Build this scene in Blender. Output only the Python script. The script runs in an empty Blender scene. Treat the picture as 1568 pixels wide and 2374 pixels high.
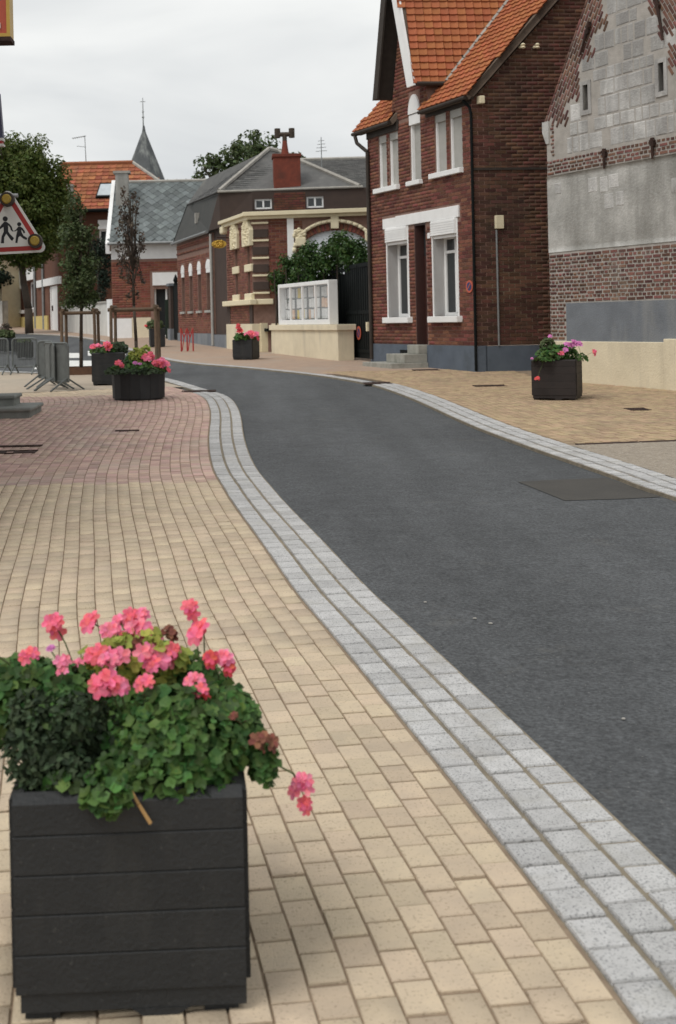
import bpy, math, random
import numpy as np
from mathutils import Vector, Matrix
random.seed(7); rng = np.random.default_rng(7)
R = math.radians
scn = bpy.context.scene
COL = scn.collection

# ------------------------------------------------------------------ camera
ROLL = .022
cd = bpy.data.cameras.new('camera'); cam = bpy.data.objects.new('camera', cd); COL.objects.link(cam)
cd.sensor_fit = 'VERTICAL'; cd.sensor_height = 36; cd.sensor_width = 24
cd.lens = 36*2800/2374
cd.shift_x = (784-540)/2374; cd.shift_y = -(1187-744)/2374
cd.clip_start = .05; cd.clip_end = 3000
cs, sn = math.cos(ROLL), math.sin(ROLL)
cam.matrix_world = Matrix(((cs, sn, 0, 0), (0, 0, -1, 0), (-sn, cs, 0, 1.6), (0, 0, 0, 1)))
cd.dof.use_dof = True; cd.dof.focus_distance = 8.5; cd.dof.aperture_fstop = 5.0
scn.camera = cam
CAM = Vector((0, 0, 1.6))

# ------------------------------------------------------------------ sky and sun
SUN_EL, SUN_AZ = R(58), R(-130)     # azimuth measured from +Y towards +X: high, behind the left shoulder
W = bpy.data.worlds.new('World'); scn.world = W; W.use_nodes = True
nt = W.node_tree; nt.nodes.clear()
o_ = nt.nodes.new('ShaderNodeOutputWorld'); bg = nt.nodes.new('ShaderNodeBackground')
sky = nt.nodes.new('ShaderNodeTexSky'); sky.sky_type = 'NISHITA'; sky.sun_disc = False
sky.sun_elevation = SUN_EL; sky.sun_rotation = SUN_AZ
tc = nt.nodes.new('ShaderNodeTexCoord')
mp = nt.nodes.new('ShaderNodeMapping'); mp.inputs['Scale'].default_value = (1.0, 1.0, 2.6)
nz = nt.nodes.new('ShaderNodeTexNoise'); nz.inputs['Scale'].default_value = 2.6; nz.inputs['Detail'].default_value = 5
nz.inputs['Roughness'].default_value = .5; nz.inputs['Distortion'].default_value = .4
cr = nt.nodes.new('ShaderNodeValToRGB')
cr.color_ramp.elements[0].position = .34; cr.color_ramp.elements[0].color = (.55, .57, .585, 1)
cr.color_ramp.elements[1].position = .66; cr.color_ramp.elements[1].color = (.86, .865, .845, 1)
sc_ = nt.nodes.new('ShaderNodeVectorMath'); sc_.operation = 'SCALE'; sc_.inputs['Scale'].default_value = 10
mx = nt.nodes.new('ShaderNodeMixRGB'); mx.inputs[0].default_value = .96
nt.links.new(tc.outputs['Generated'], mp.inputs[0]); nt.links.new(mp.outputs[0], nz.inputs['Vector'])
nt.links.new(nz.outputs[0], cr.inputs[0]); nt.links.new(cr.outputs[0], sc_.inputs[0])
nt.links.new(sky.outputs[0], mx.inputs[1]); nt.links.new(sc_.outputs[0], mx.inputs[2])
nt.links.new(mx.outputs[0], bg.inputs[0]); bg.inputs[1].default_value = .1
nt.links.new(bg.outputs[0], o_.inputs[0])
sl = bpy.data.lights.new('sun', 'SUN'); sl.energy = 1.5; sl.angle = R(24); sl.color = (1, .97, .92)
so = bpy.data.objects.new('sun', sl); COL.objects.link(so)
sd = Vector((math.sin(SUN_AZ)*math.cos(SUN_EL), math.cos(SUN_AZ)*math.cos(SUN_EL), math.sin(SUN_EL)))
so.rotation_euler = sd.to_track_quat('Z', 'Y').to_euler()
vs = scn.view_settings; vs.view_transform = 'Standard'; vs.look = 'None'; vs.gamma = 1; vs.exposure = 0.22
vs.use_curve_mapping = False

# ------------------------------------------------------------------ materials
def mat(name, c1, c2=None, sc=6, rough=.85, bump=.15, bsc=40, var=.1, hue=.0, stain=None, ssc=1.2, sth=.55,
        samt=.7, spec=.3, metal=0, speck=None, kpsc=200, kpth=.62, transl=0, streak=False):
    m = bpy.data.materials.new(name); m.use_nodes = True; t = m.node_tree; N = t.nodes; L = t.links
    b = N['Principled BSDF']; b.inputs['Roughness'].default_value = rough
    b.inputs['Specular IOR Level'].default_value = spec; b.inputs['Metallic'].default_value = metal
    ge = N.new('ShaderNodeNewGeometry'); oi = N.new('ShaderNodeObjectInfo')
    def noise(s, det=4, rgh=.6, vec=None):
        n = N.new('ShaderNodeTexNoise'); n.inputs['Scale'].default_value = s; n.inputs['Detail'].default_value = det
        n.inputs['Roughness'].default_value = rgh; L.new(vec or ge.outputs['Position'], n.inputs['Vector']); return n
    def mixc(fac, a, c):
        x = N.new('ShaderNodeMixRGB')
        L.new(fac, x.inputs[0])
        if isinstance(a, tuple): x.inputs[1].default_value = (*a, 1)
        else: L.new(a, x.inputs[1])
        x.inputs[2].default_value = (*c, 1); return x.outputs[0]
    def rampf(src, lo, hi, top=1):
        r = N.new('ShaderNodeMapRange'); r.inputs[1].default_value = lo; r.inputs[2].default_value = hi; r.inputs[4].default_value = top
        L.new(src, r.inputs[0]); return r.outputs[0]
    c2 = c2 or tuple(v*.8 for v in c1)
    out = mixc(rampf(noise(sc).outputs[0], .3, .7), c1, c2)
    ad = N.new('ShaderNodeMath'); ad.operation = 'ADD'
    L.new(oi.outputs['Random'], ad.inputs[0]); L.new(ge.outputs['Random Per Island'], ad.inputs[1])
    fr = N.new('ShaderNodeMath'); fr.operation = 'FRACT'; L.new(ad.outputs[0], fr.inputs[0])
    if speck:
        out = mixc(rampf(noise(kpsc, 2).outputs[0], kpth, kpth+.06), out, speck)
    if stain:
        vec = None
        if streak:
            mpn = N.new('ShaderNodeMapping'); mpn.inputs['Scale'].default_value = (1, 1, .22); L.new(ge.outputs['Position'], mpn.inputs[0]); vec = mpn.outputs[0]
        out = mixc(rampf(noise(ssc, 5, .65, vec).outputs[0], sth, sth+.16, samt), out, stain)
    if var or hue:
        h = N.new('ShaderNodeHueSaturation')
        L.new(rampf(fr.outputs[0], 0, 1), h.inputs['Value'])
        h.inputs['Value'].default_value = 1
        mr = N.new('ShaderNodeMapRange'); mr.inputs[3].default_value = 1-var; mr.inputs[4].default_value = 1+var
        L.new(fr.outputs[0], mr.inputs[0]); L.new(mr.outputs[0], h.inputs['Value'])
        if hue:
            m7 = N.new('ShaderNodeMath'); m7.operation = 'MULTIPLY'; m7.inputs[1].default_value = 7.13; L.new(fr.outputs[0], m7.inputs[0])
            f7 = N.new('ShaderNodeMath'); f7.operation = 'FRACT'; L.new(m7.outputs[0], f7.inputs[0])
            mh = N.new('ShaderNodeMapRange'); mh.inputs[3].default_value = .5-hue; mh.inputs[4].default_value = .5+hue
            L.new(f7.outputs[0], mh.inputs[0]); L.new(mh.outputs[0], h.inputs['Hue'])
        L.new(out, h.inputs['Color']); out = h.outputs[0]
    L.new(out, b.inputs['Base Color'])
    if bump:
        bp = N.new('ShaderNodeBump'); bp.inputs['Strength'].default_value = bump; bp.inputs['Distance'].default_value = .02
        L.new(noise(bsc, 5).outputs[0], bp.inputs['Height']); L.new(bp.outputs[0], b.inputs['Normal'])
    if transl:
        tr = N.new('ShaderNodeBsdfTranslucent'); L.new(out, tr.inputs[0]); ms = N.new('ShaderNodeMixShader'); ms.inputs[0].default_value = transl
        L.new(b.outputs[0], ms.inputs[1]); L.new(tr.outputs[0], ms.inputs[2]); L.new(ms.outputs[0], N['Material Output'].inputs[0])
    return m
M = {}
M['ground'] = mat('ground', (.10, .11, .06), (.14, .12, .08), 1.5)
M['asphalt'] = mat('asphalt', (.080, .086, .092), (.118, .123, .128), 34, .86, .9, 120, 0, speck=(.20, .205, .205), kpsc=95, kpth=.60, stain=(.068, .072, .076), ssc=.55, sth=.46, samt=.75)
M['patch'] = mat('patch', (.066, .063, .058), (.080, .075, .068), 3, .9, .5, 200, 0, speck=(.13, .12, .1), kpsc=300, kpth=.66)
M['joint'] = mat('joint_sand', (.31, .235, .165), (.22, .165, .115), 12, .95, .4, 150, 0)
M['paver'] = mat('paver_beige', (.63, .51, .365), (.54, .44, .325), 9, .9, .5, 200, .11, .006, speck=(.42, .33, .235), kpsc=110, kpth=.60, stain=(.45, .375, .29), ssc=1.3, sth=.52, samt=.6)
M['paverP'] = mat('paver_pink', (.54, .375, .31), (.46, .33, .28), 9, .9, .35, 240, .17, .018, speck=(.24, .17, .14), kpsc=160, kpth=.64, stain=(.42, .35, .30), ssc=.9, sth=.5, samt=.6)
M['paverR'] = mat('paver_sand', (.45, .33, .205), (.36, .265, .17), 7, .9, .35, 200, .15, .012, speck=(.24, .17, .11), kpsc=120, kpth=.62, stain=(.27, .205, .14), ssc=1.0, sth=.52, samt=.6)
M['farpave'] = mat('far_paving', (.40, .29, .215), (.33, .245, .19), 5, .9, .3, 60, 0, stain=(.34, .29, .24), ssc=.7, sth=.5)
M['gravelpave'] = mat('gravel_paving', (.36, .31, .245), (.24, .20, .16), 18, .9, .6, 90, 0, speck=(.46, .42, .36), kpsc=60, kpth=.58)
M['granite'] = mat('granite', (.52, .515, .51), (.42, .415, .41), 16, .85, .4, 90, .12, .012, speck=(.25, .25, .25), kpsc=130, kpth=.56, stain=(.37, .355, .32), ssc=2.6, sth=.54, samt=.6)
M['mortarK'] = mat('kerb_mortar', (.32, .275, .205), (.19, .165, .125), 14, .95, .5, 150, 0)
M['white'] = mat('white_paint', (.86, .86, .85), (.78, .78, .77), 4, .6, .05, 30, .02)
M['roadwhite'] = mat('road_paint', (.78, .78, .75), (.6, .6, .58), 6, .8, .1, 60, 0)
M['brick'] = mat('red_brick', (.19, .070, .047), (.135, .052, .037), 10, .9, .3, 90, .38, .018, stain=(.10, .05, .04), ssc=1.1, sth=.58, samt=.5)
M['brickD'] = mat('dark_brick', (.125, .055, .036), (.082, .042, .030), 6, .92, .35, 80, .42, .02, stain=(.05, .033, .026), ssc=.8, sth=.52, samt=.55)
M['mortar'] = mat('mortar', (.27, .17, .135), (.2, .12, .095), 9, .95, .3, 90, 0)
M['mortarD'] = mat('dark_mortar', (.16, .115, .085), (.12, .085, .06), 3, .95, .3, 90, 0, stain=(.34, .28, .19), ssc=.7, sth=.52, samt=.6)
M['brickO'] = mat('old_brick', (.20, .092, .068), (.12, .068, .056), 10, .9, .4, 70, .45, .025, stain=(.20, .17, .15), ssc=1.6, sth=.55, samt=.6)
M['mortarO'] = mat('pale_mortar', (.45, .42, .385), (.33, .31, .28), 5, .95, .4, 60, 0)
M['chalk'] = mat('chalk_stone', (.63, .62, .595), (.45, .445, .43), 4.5, .92, .8, 26, .15, .008, stain=(.27, .262, .25), ssc=1.1, sth=.44, samt=.8, streak=True)
M['render'] = mat('grey_render', (.54, .53, .50), (.33, .325, .305), 2.6, .92, .7, 22, .03, stain=(.235, .23, .21), ssc=.9, sth=.43, samt=.85, streak=True)
M['cement'] = mat('cement', (.195, .215, .24), (.15, .165, .185), 3, .9, .4, 40, 0, stain=(.28, .285, .28), ssc=1.1, sth=.52, streak=True)
M['cream'] = mat('cream_render', (.76, .675, .50), (.66, .585, .43), 2.5, .85, .4, 30, .02, stain=(.50, .445, .34), ssc=1.2, sth=.53, samt=.6, streak=True)
M['creamP'] = mat('cream_paint', (.78, .70, .50), (.70, .62, .43), 4, .7, .15, 40, .03)
M['plinth'] = mat('blue_grey_plinth', (.115, .14, .175), (.09, .11, .14), 3, .85, .2, 40, 0, stain=(.075, .09, .10), ssc=1.5, sth=.55)
M['tile'] = mat('orange_tile', (.42, .146, .060), (.345, .115, .048), 9, .8, .4, 50, .11, .008, stain=(.28, .11, .05), ssc=1.6, sth=.54, samt=.5)
M['tileF'] = mat('far_tile', (.36, .125, .06), (.28, .10, .052), 3, .85, .2, 30, .25, .012, stain=(.17, .09, .06), ssc=1, sth=.55)
M['slate'] = mat('slate', (.095, .092, .087), (.060, .060, .058), 5, .6, .2, 40, .32, .02, stain=(.16, .155, .14), ssc=1.6, sth=.55, samt=.5, spec=.5)
M['slateB'] = mat('slate_pale', (.13, .15, .15), (.085, .10, .10), 4, .55, .2, 30, .35, .02, stain=(.24, .255, .25), ssc=3.2, sth=.6, samt=.7, spec=.5)
M['mansard'] = mat('mansard_cladding', (.062, .062, .058), (.045, .046, .044), 3, .7, .15, 40, .06, stain=(.085, .08, .07), ssc=1, sth=.55)
M['brown'] = mat('brown_wall', (.075, .052, .043), (.058, .042, .036), 3, .9, .2, 40, .05)
M['ridge'] = mat('ridge_cement', (.42, .40, .36), (.3, .285, .26), 5, .9, .3, 40, .1)
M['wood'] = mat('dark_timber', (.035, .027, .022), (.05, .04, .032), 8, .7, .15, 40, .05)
M['verge'] = mat('verge_board', (.16, .12, .09), (.11, .085, .065), 8, .8, .2, 40, .05)
M['door'] = mat('brown_door', (.055, .02, .016), (.04, .016, .013), 12, .5, .1, 30, 0, spec=.4)
M['shutter'] = mat('shutter_grey', (.42, .41, .38), (.34, .335, .31), 3, .6, .05, 20, .02)
M['glass'] = mat('window_glass', (.02, .024, .026), (.03, .034, .036), 2, .06, 0, 10, 0, spec=.6)
M['curtain'] = mat('curtain', (.5, .5, .48), (.4, .4, .39), 8, .8, .1, 30, 0)
M['black'] = mat('black_metal', (.006, .008, .008), (.009, .011, .011), 4, .7, .05, 30, 0, spec=.12)
M['iron'] = mat('rusty_iron', (.06, .03, .022), (.03, .02, .017), 10, .85, .3, 60, 0)
M['zinc'] = mat('zinc', (.30, .31, .31), (.22, .23, .23), 5, .5, .1, 30, .04, metal=.4)
M['galv'] = mat('galvanised', (.17, .185, .18), (.12, .13, .128), 8, .55, .1, 40, .15, metal=.3)
M['pot'] = mat('planter_board', (.026, .027, .028), (.020, .021, .022), 9, .62, .3, 90, .07, spec=.35, stain=(.045, .044, .041), ssc=4, sth=.52, samt=.6, streak=True, speck=(.05, .05, .048), kpsc=70, kpth=.68)
M['potB'] = mat('planter_timber', (.030, .023, .021), (.022, .018, .017), 8, .65, .15, 60, .15, spec=.35)
M['soil'] = mat('soil', (.035, .026, .02), (.02, .016, .012), 30, .95, .6, 80, 0)
M['stake'] = mat('stake_timber', (.17, .115, .075), (.11, .075, .05), 9, .85, .3, 40, .15, stain=(.12, .115, .085), ssc=4)
M['plank'] = mat('edge_plank', (.14, .075, .045), (.09, .05, .032), 9, .85, .3, 40, .1)
M['bark'] = mat('bark', (.085, .065, .05), (.05, .04, .032), 14, .95, .6, 40, .1)
M['leafG'] = mat('geranium_leaf', (.088, .172, .038), (.044, .105, .028), 25, .55, 0, 10, .5, .03, transl=.3)
M['leafY'] = mat('variegated_leaf', (.40, .42, .09), (.26, .32, .06), 25, .55, 0, 10, .3, .02, transl=.3)
M['leafD'] = mat('dusky_leaf', (.050, .078, .034), (.028, .046, .024), 25, .7, 0, 10, .5, .02, transl=.2)
M['leafT'] = mat('tree_leaf', (.095, .125, .022), (.06, .085, .018), 2, .6, 0, 10, .25, .025, transl=.3)
M['leafC'] = mat('column_leaf', (.090, .120, .045), (.06, .088, .034), 3, .6, 0, 10, .42, .025, transl=.25)
M['leafH'] = mat('hedge_leaf', (.058, .115, .022), (.030, .066, .016), 3, .5, 0, 10, .4, .025, transl=.25)
M['leafB'] = mat('withered_leaf', (.12, .09, .066), (.075, .06, .048), 4, .8, 0, 10, .4, .03, transl=.15)
M['leafK'] = mat('conifer_leaf', (.018, .032, .018), (.012, .022, .014), 4, .7, 0, 10, .4, .02, transl=.1)
M['pink'] = mat('pink_petal', (.94, .26, .35), (.88, .15, .23), 60, .85, 0, 10, .2, .02, transl=.3, spec=.08)
M['pinkL'] = mat('pale_pink_petal', (.94, .36, .48), (.90, .18, .30), 70, .85, 0, 10, .2, .02, transl=.3, spec=.08)
M['redfl'] = mat('red_petal', (.78, .10, .10), (.66, .06, .07), 60, .6, 0, 10, .2, .02, transl=.2)
M['mauve'] = mat('mauve_petal', (.70, .26, .55), (.6, .18, .45), 60, .6, 0, 10, .2, .02, transl=.2)
M['wither'] = mat('withered_petal', (.22, .075, .05), (.15, .06, .04), 60, .8, 0, 10, .3, .02)
M['stem'] = mat('stem', (.10, .14, .05), (.08, .10, .04), 30, .7, 0, 10, .2)
M['straw'] = mat('straw', (.50, .30, .12), (.42, .25, .1), 30, .7, 0, 10, 0)
M['redpaint'] = mat('red_paint', (.42, .05, .045), (.34, .045, .04), 5, .5, .05, 30, .05)
M['blueenam'] = mat('blue_enamel', (.03, .045, .15), None, 5, .4, 0, 30, 0)
M['signwhite'] = mat('sign_white', (.62, .62, .59), (.56, .56, .53), 4, .45, 0, 30, 0)
M['signred'] = mat('sign_red', (.34, .035, .032), None, 5, .45, 0, 30, 0)
M['signorange'] = mat('no_parking_red', (.55, .12, .07), None, 5, .45, 0, 30, 0)
M['signblack'] = mat('sign_black', (.02, .02, .024), None, 5, .5, 0, 30, 0)
M['amber'] = mat('amber_lens', (.36, .25, .03), (.26, .17, .02), 60, .3, .2, 200, 0, spec=.5)
M['shopred'] = mat('shop_sign_red', (.47, .10, .06), (.42, .085, .05), 3, .4, 0, 30, 0)
M['shopgold'] = mat('shop_sign_gold', (.55, .36, .08), None, 3, .4, 0, 30, 0)
M['navy'] = mat('navy_panel', (.06, .065, .11), None, 3, .4, 0, 30, 0)
M['gold'] = mat('gilded', (.52, .33, .06), (.40, .25, .05), 12, .4, .2, 60, 0, metal=.6)
M['terra'] = mat('chimney_terracotta', (.20, .052, .033), (.14, .04, .027), 7, .9, .4, 40, .08, stain=(.10, .038, .028), ssc=2, sth=.52)
M['skyglass'] = mat('skylight_glass', (.55, .60, .63), None, 3, .15, 0, 30, 0)
M['steepleslate'] = mat('steeple_slate', (.075, .08, .083), (.05, .055, .058), 1.5, .6, .2, 12, .25, stain=(.20, .21, .20), ssc=1.3, sth=.48, samt=.8, streak=True)
M['oldstone'] = mat('step_stone', (.36, .35, .31), (.25, .25, .22), 6, .9, .35, 60, .06, stain=(.2, .2, .17), ssc=4)
M['greenstone'] = mat('mossy_step_stone', (.27, .28, .26), (.18, .19, .175), 6, .85, .3, 60, .06)
M['paper'] = mat('pinned_paper', (.72, .72, .70), (.60, .61, .60), 4, .8, 0, 30, .12, .0, speck=(.33, .33, .33), kpsc=38, kpth=.60)
M['paperY'] = mat('yellow_paper', (.70, .55, .15), None, 4, .8, 0, 30, .1)
M['paperO'] = mat('orange_paper', (.62, .36, .22), (.66, .55, .45), 12, .8, 0, 30, .1)
M['boardback'] = mat('board_back', (.20, .21, .20), None, 4, .8, 0, 30, 0)
gl = bpy.data.materials.new('clear_pane'); gl.use_nodes = True; n_ = gl.node_tree.nodes; l_ = gl.node_tree.links
tb = n_.new('ShaderNodeBsdfTransparent'); gb = n_.new('ShaderNodeBsdfGlossy'); gb.inputs['Roughness'].default_value = .03
mm = n_.new('ShaderNodeMixShader'); mm.inputs[0].default_value = .10
l_.new(tb.outputs[0], mm.inputs[1]); l_.new(gb.outputs[0], mm.inputs[2]); l_.new(mm.outputs[0], n_['Material Output'].inputs[0])
M['pane'] = gl

def asphalt():
    m = bpy.data.materials.new('asphalt'); m.use_nodes = True; N = m.node_tree.nodes; L = m.node_tree.links; b = N['Principled BSDF']
    b.inputs['Roughness'].default_value = .85; b.inputs['Specular IOR Level'].default_value = .3
    ge = N.new('ShaderNodeNewGeometry')
    def noise(sc, det, rg, stretch=None):
        n = N.new('ShaderNodeTexNoise'); n.inputs['Scale'].default_value = sc; n.inputs['Detail'].default_value = det; n.inputs['Roughness'].default_value = rg
        if stretch:
            q = N.new('ShaderNodeMapping'); q.inputs['Scale'].default_value = stretch; q.inputs['Rotation'].default_value = (0, 0, R(-6)); L.new(ge.outputs['Position'], q.inputs[0]); L.new(q.outputs[0], n.inputs['Vector'])
        else: L.new(ge.outputs['Position'], n.inputs['Vector'])
        return n.outputs[0]
    def rng_(src, a, c, lo, hi):
        r = N.new('ShaderNodeMapRange'); r.inputs[1].default_value = a; r.inputs[2].default_value = c; r.inputs[3].default_value = lo; r.inputs[4].default_value = hi; L.new(src, r.inputs[0]); return r.outputs[0]
    def mul(a, c):
        r = N.new('ShaderNodeMath'); r.operation = 'MULTIPLY'; L.new(a, r.inputs[0]); L.new(c, r.inputs[1]); return r.outputs[0]
    grain = rng_(noise(48, 4, .75), .30, .70, .45, 1.62)          # stone chippings
    mott = rng_(noise(7, 5, .65), .3, .7, .84, 1.16)            # mottled binder
    worn = rng_(noise(1.3, 3, .5, (1.1, .10, 1)), .35, .65, .87, 1.14)   # bands polished by tyres, along the road
    big = rng_(noise(.45, 4, .6), .35, .65, .9, 1.1)
    v = mul(mul(grain, mott), mul(worn, big))
    c = N.new('ShaderNodeVectorMath'); c.operation = 'SCALE'; c.inputs[0].default_value = (.079, .083, .087); L.new(v, c.inputs['Scale'])
    dust = N.new('ShaderNodeMixRGB'); L.new(rng_(noise(2.3, 6, .7), .60, .74, 0, .35), dust.inputs[0]); L.new(c.outputs[0], dust.inputs[1]); dust.inputs[2].default_value = (.17, .16, .14, 1)
    fl = N.new('ShaderNodeTexVoronoi'); fl.inputs['Scale'].default_value = 26; L.new(ge.outputs['Position'], fl.inputs['Vector'])
    chip = N.new('ShaderNodeMixRGB'); L.new(rng_(fl.outputs['Distance'], .05, .11, .7, 0), chip.inputs[0]); L.new(dust.outputs[0], chip.inputs[1]); chip.inputs[2].default_value = (.24, .235, .22, 1)
    L.new(chip.outputs[0], b.inputs['Base Color'])
    bp = N.new('ShaderNodeBump'); bp.inputs['Strength'].default_value = .45; bp.inputs['Distance'].default_value = .02; L.new(noise(110, 4, .7), bp.inputs['Height']); L.new(bp.outputs[0], b.inputs['Normal'])
    return m
M['asphalt'] = asphalt()

# ------------------------------------------------------------------ mesh helpers
def g(Y): return .021*(Y-3)
class MB:
    def __init__(s): s.v = []; s.f = []
    def add(s, vs, fs):
        k = len(s.v); s.v += [tuple(v) for v in vs]; s.f += [tuple(i+k for i in f) for f in fs]; return s
    def hexa(s, p):   # p: 4 bottom (ccw seen from top) then 4 top
        return s.add(p, [(3, 2, 1, 0), (4, 5, 6, 7), (0, 1, 5, 4), (1, 2, 6, 5), (2, 3, 7, 6), (3, 0, 4, 7)])
    def box(s, x0, x1, y0, y1, z0, z1):
        return s.hexa([(x0, y0, z0), (x1, y0, z0), (x1, y1, z0), (x0, y1, z0), (x0, y0, z1), (x1, y0, z1), (x1, y1, z1), (x0, y1, z1)])
    def tube(s, p0, p1, r0, r1=None, n=8, cap=True):
        p0, p1 = Vector(p0), Vector(p1); r1 = r0 if r1 is None else r1
        d = (p1-p0).normalized(); a = d.orthogonal().normalized(); b = d.cross(a)
        vs = []
        for p, r in ((p0, r0), (p1, r1)):
            for i in range(n):
                t = 2*math.pi*i/n; vs.append(p+(a*math.cos(t)+b*math.sin(t))*r)
        fs = [(i, (i+1) % n, n+(i+1) % n, n+i) for i in range(n)]
        if cap: fs += [tuple(range(n-1, -1, -1)), tuple(range(n, 2*n))]
        return s.add(vs, fs)
    def path(s, pts, r, n=6):
        for i in range(len(pts)-1):
            s.tube(pts[i], pts[i+1], r if not isinstance(r, list) else r[i], r if not isinstance(r, list) else r[i+1], n)
        return s
    def prism(s, poly, off):   # poly: 3D points ccw seen from the front; off: vector to the back
        n = len(poly); off = Vector(off); P = [Vector(p) for p in poly]
        vs = P+[p+off for p in P]
        return s.add(vs, [tuple(range(n)), tuple(range(2*n-1, n-1, -1))]+[(i, n+i, n+(i+1) % n, (i+1) % n) for i in range(n)])
    def lathe(s, prof, c, n=16):   # prof (r,z)
        vs = []; fs = []
        for r, z in prof:
            for i in range(n):
                t = 2*math.pi*i/n; vs.append((c[0]+r*math.cos(t), c[1]+r*math.sin(t), c[2]+z))
        for j in range(len(prof)-1):
            for i in range(n): fs.append((j*n+i, j*n+(i+1) % n, (j+1)*n+(i+1) % n, (j+1)*n+i))
        fs += [tuple(range(n-1, -1, -1)), tuple(range((len(prof)-1)*n, len(prof)*n))]
        return s.add(vs, fs)
    def mesh(s, name, m=None, smooth=False):
        me = bpy.data.meshes.new(name); me.from_pydata(s.v, [], s.f); me.validate()
        if m is not None: me.materials.append(m)
        if smooth:
            me.polygons.foreach_set('use_smooth', [True]*len(me.polygons))
        me.update(); return me
    def build(s, name, m, parent=None, bevel=0, smooth=False, **kw):
        return link(name, s.mesh(name, M[m] if isinstance(m, str) else m, smooth), parent, bevel, **kw)
def link(name, me, parent=None, bevel=0, label=None, cat=None, group=None, kind=None, mw=None):
    o = bpy.data.objects.new(name, me); COL.objects.link(o)
    if parent is not None:
        o.parent = parent; o.matrix_parent_inverse = parent_inv(parent)
    if mw is not None: o.matrix_basis = mw
    if bevel:
        b = o.modifiers.new('bevel', 'BEVEL'); b.width = bevel; b.segments = 2; b.limit_method = 'ANGLE'
    tag(o, label, cat, group, kind); return o
INV = {}
def world_of(p):
    return p.matrix_basis.copy() if p.parent is None else world_of(p.parent) @ p.matrix_parent_inverse @ p.matrix_basis
def parent_inv(p):
    if p.name not in INV: INV[p.name] = world_of(p).inverted()
    return INV[p.name]
def tag(o, label=None, cat=None, group=None, kind=None):
    if label: o['label'] = label
    if cat: o['category'] = cat
    if group: o['group'] = group
    if kind: o['kind'] = kind
    return o
def root(name, loc, label, cat, group=None):
    o = bpy.data.objects.new(name, None); COL.objects.link(o); o.location = loc; o.empty_display_size = .1
    o.matrix_basis = Matrix.Translation(loc)
    return tag(o, label, cat, group)
def copy_tree(o, parent=None):
    c = o.copy(); COL.objects.link(c); c.parent = parent
    if parent is not None: c.matrix_parent_inverse = o.matrix_parent_inverse
    for ch in [x for x in KIDS.get(o.name, [])]: copy_tree(ch, c)
    return c
KIDS = {}
def index_kids():
    KIDS.clear()
    for x in bpy.data.objects:
        if x.parent is not None: KIDS.setdefault(x.parent.name, []).append(x)
def np_mesh(name, V, F, m):
    me = bpy.data.meshes.new(name); me.vertices.add(len(V)); me.vertices.foreach_set('co', np.asarray(V, dtype=np.float32).ravel())
    n = len(F); k = F.shape[1]
    me.loops.add(n*k); me.loops.foreach_set('vertex_index', F.astype(np.int32).ravel())
    me.polygons.add(n); me.polygons.foreach_set('loop_start', np.arange(0, n*k, k, dtype=np.int32))
    me.polygons.foreach_set('loop_total', np.full(n, k, dtype=np.int32))
    me.update(calc_edges=True); me.validate()
    if m is not None: me.materials.append(m)
    return me
def join_inst(name, me, mats, m):
    """one mesh made of many transformed copies of a small mesh"""
    V = np.array([v.co[:] for v in me.vertices]); T = np.array([[r[:] for r in x] for x in mats])
    W_ = np.einsum('nij,kj->nki', T[:, :3, :3], V)+T[:, None, :3, 3]
    fs = [tuple(p.vertices) for p in me.polygons]; k = len(V)
    out = []
    for s in set(len(f) for f in fs):
        out.append((s, np.array([f for f in fs if len(f) == s])))
    me2 = bpy.data.meshes.new(name)
    tot = W_.reshape(-1, 3); offs = (np.arange(len(T))*k)
    loops = []; starts = []; totals = []; pos = 0
    for s, a in out:
        A = (a[None]+offs[:, None, None]).reshape(-1, s); loops.append(A.ravel())
        starts.append(pos+np.arange(len(A))*s); totals.append(np.full(len(A), s)); pos += A.size
    lp = np.concatenate(loops).astype(np.int32)
    me2.vertices.add(len(tot)); me2.vertices.foreach_set('co', tot.astype(np.float32).ravel())
    me2.loops.add(len(lp)); me2.loops.foreach_set('vertex_index', lp)
    st = np.concatenate(starts).astype(np.int32); tt = np.concatenate(totals).astype(np.int32)
    me2.polygons.add(len(st)); me2.polygons.foreach_set('loop_start', st); me2.polygons.foreach_set('loop_total', tt)
    me2.update(calc_edges=True)
    if m is not None: me2.materials.append(m)
    return me2
def in_frame(p):
    if p[1] < .5: return False
    x = 540+2800*p[0]/p[1]; y = 744+2800*(1.6-p[2])/p[1]
    return -10 < x < 1580 and -10 < y < 2390
def pieces(parent, name, me, mats, m, rest, limit=300):
    """the pieces that show largest are objects of their own, the rest one joined part"""
    m = M[m] if isinstance(m, str) else m
    def key(x):
        p = x.translation; return (0 if in_frame(p) else 1, (p-CAM).length)
    mats = sorted(mats, key=key)
    me = me.copy(); me.materials.clear(); me.materials.append(m)
    vis = [x for x in mats[:limit] if in_frame(x.translation)]; others = mats[len(vis):]
    for x in vis: link(name, me, parent, mw=x)
    if others:
        link(rest, join_inst(rest, me, others, m), parent, kind='stuff')
def basis(p, a, b, c, sa, sb, sc):
    a, b, c = Vector(a)*sa, Vector(b)*sb, Vector(c)*sc
    return Matrix(((a.x, b.x, c.x, p[0]), (a.y, b.y, c.y, p[1]), (a.z, b.z, c.z, p[2]), (0, 0, 0, 1)))
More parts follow.
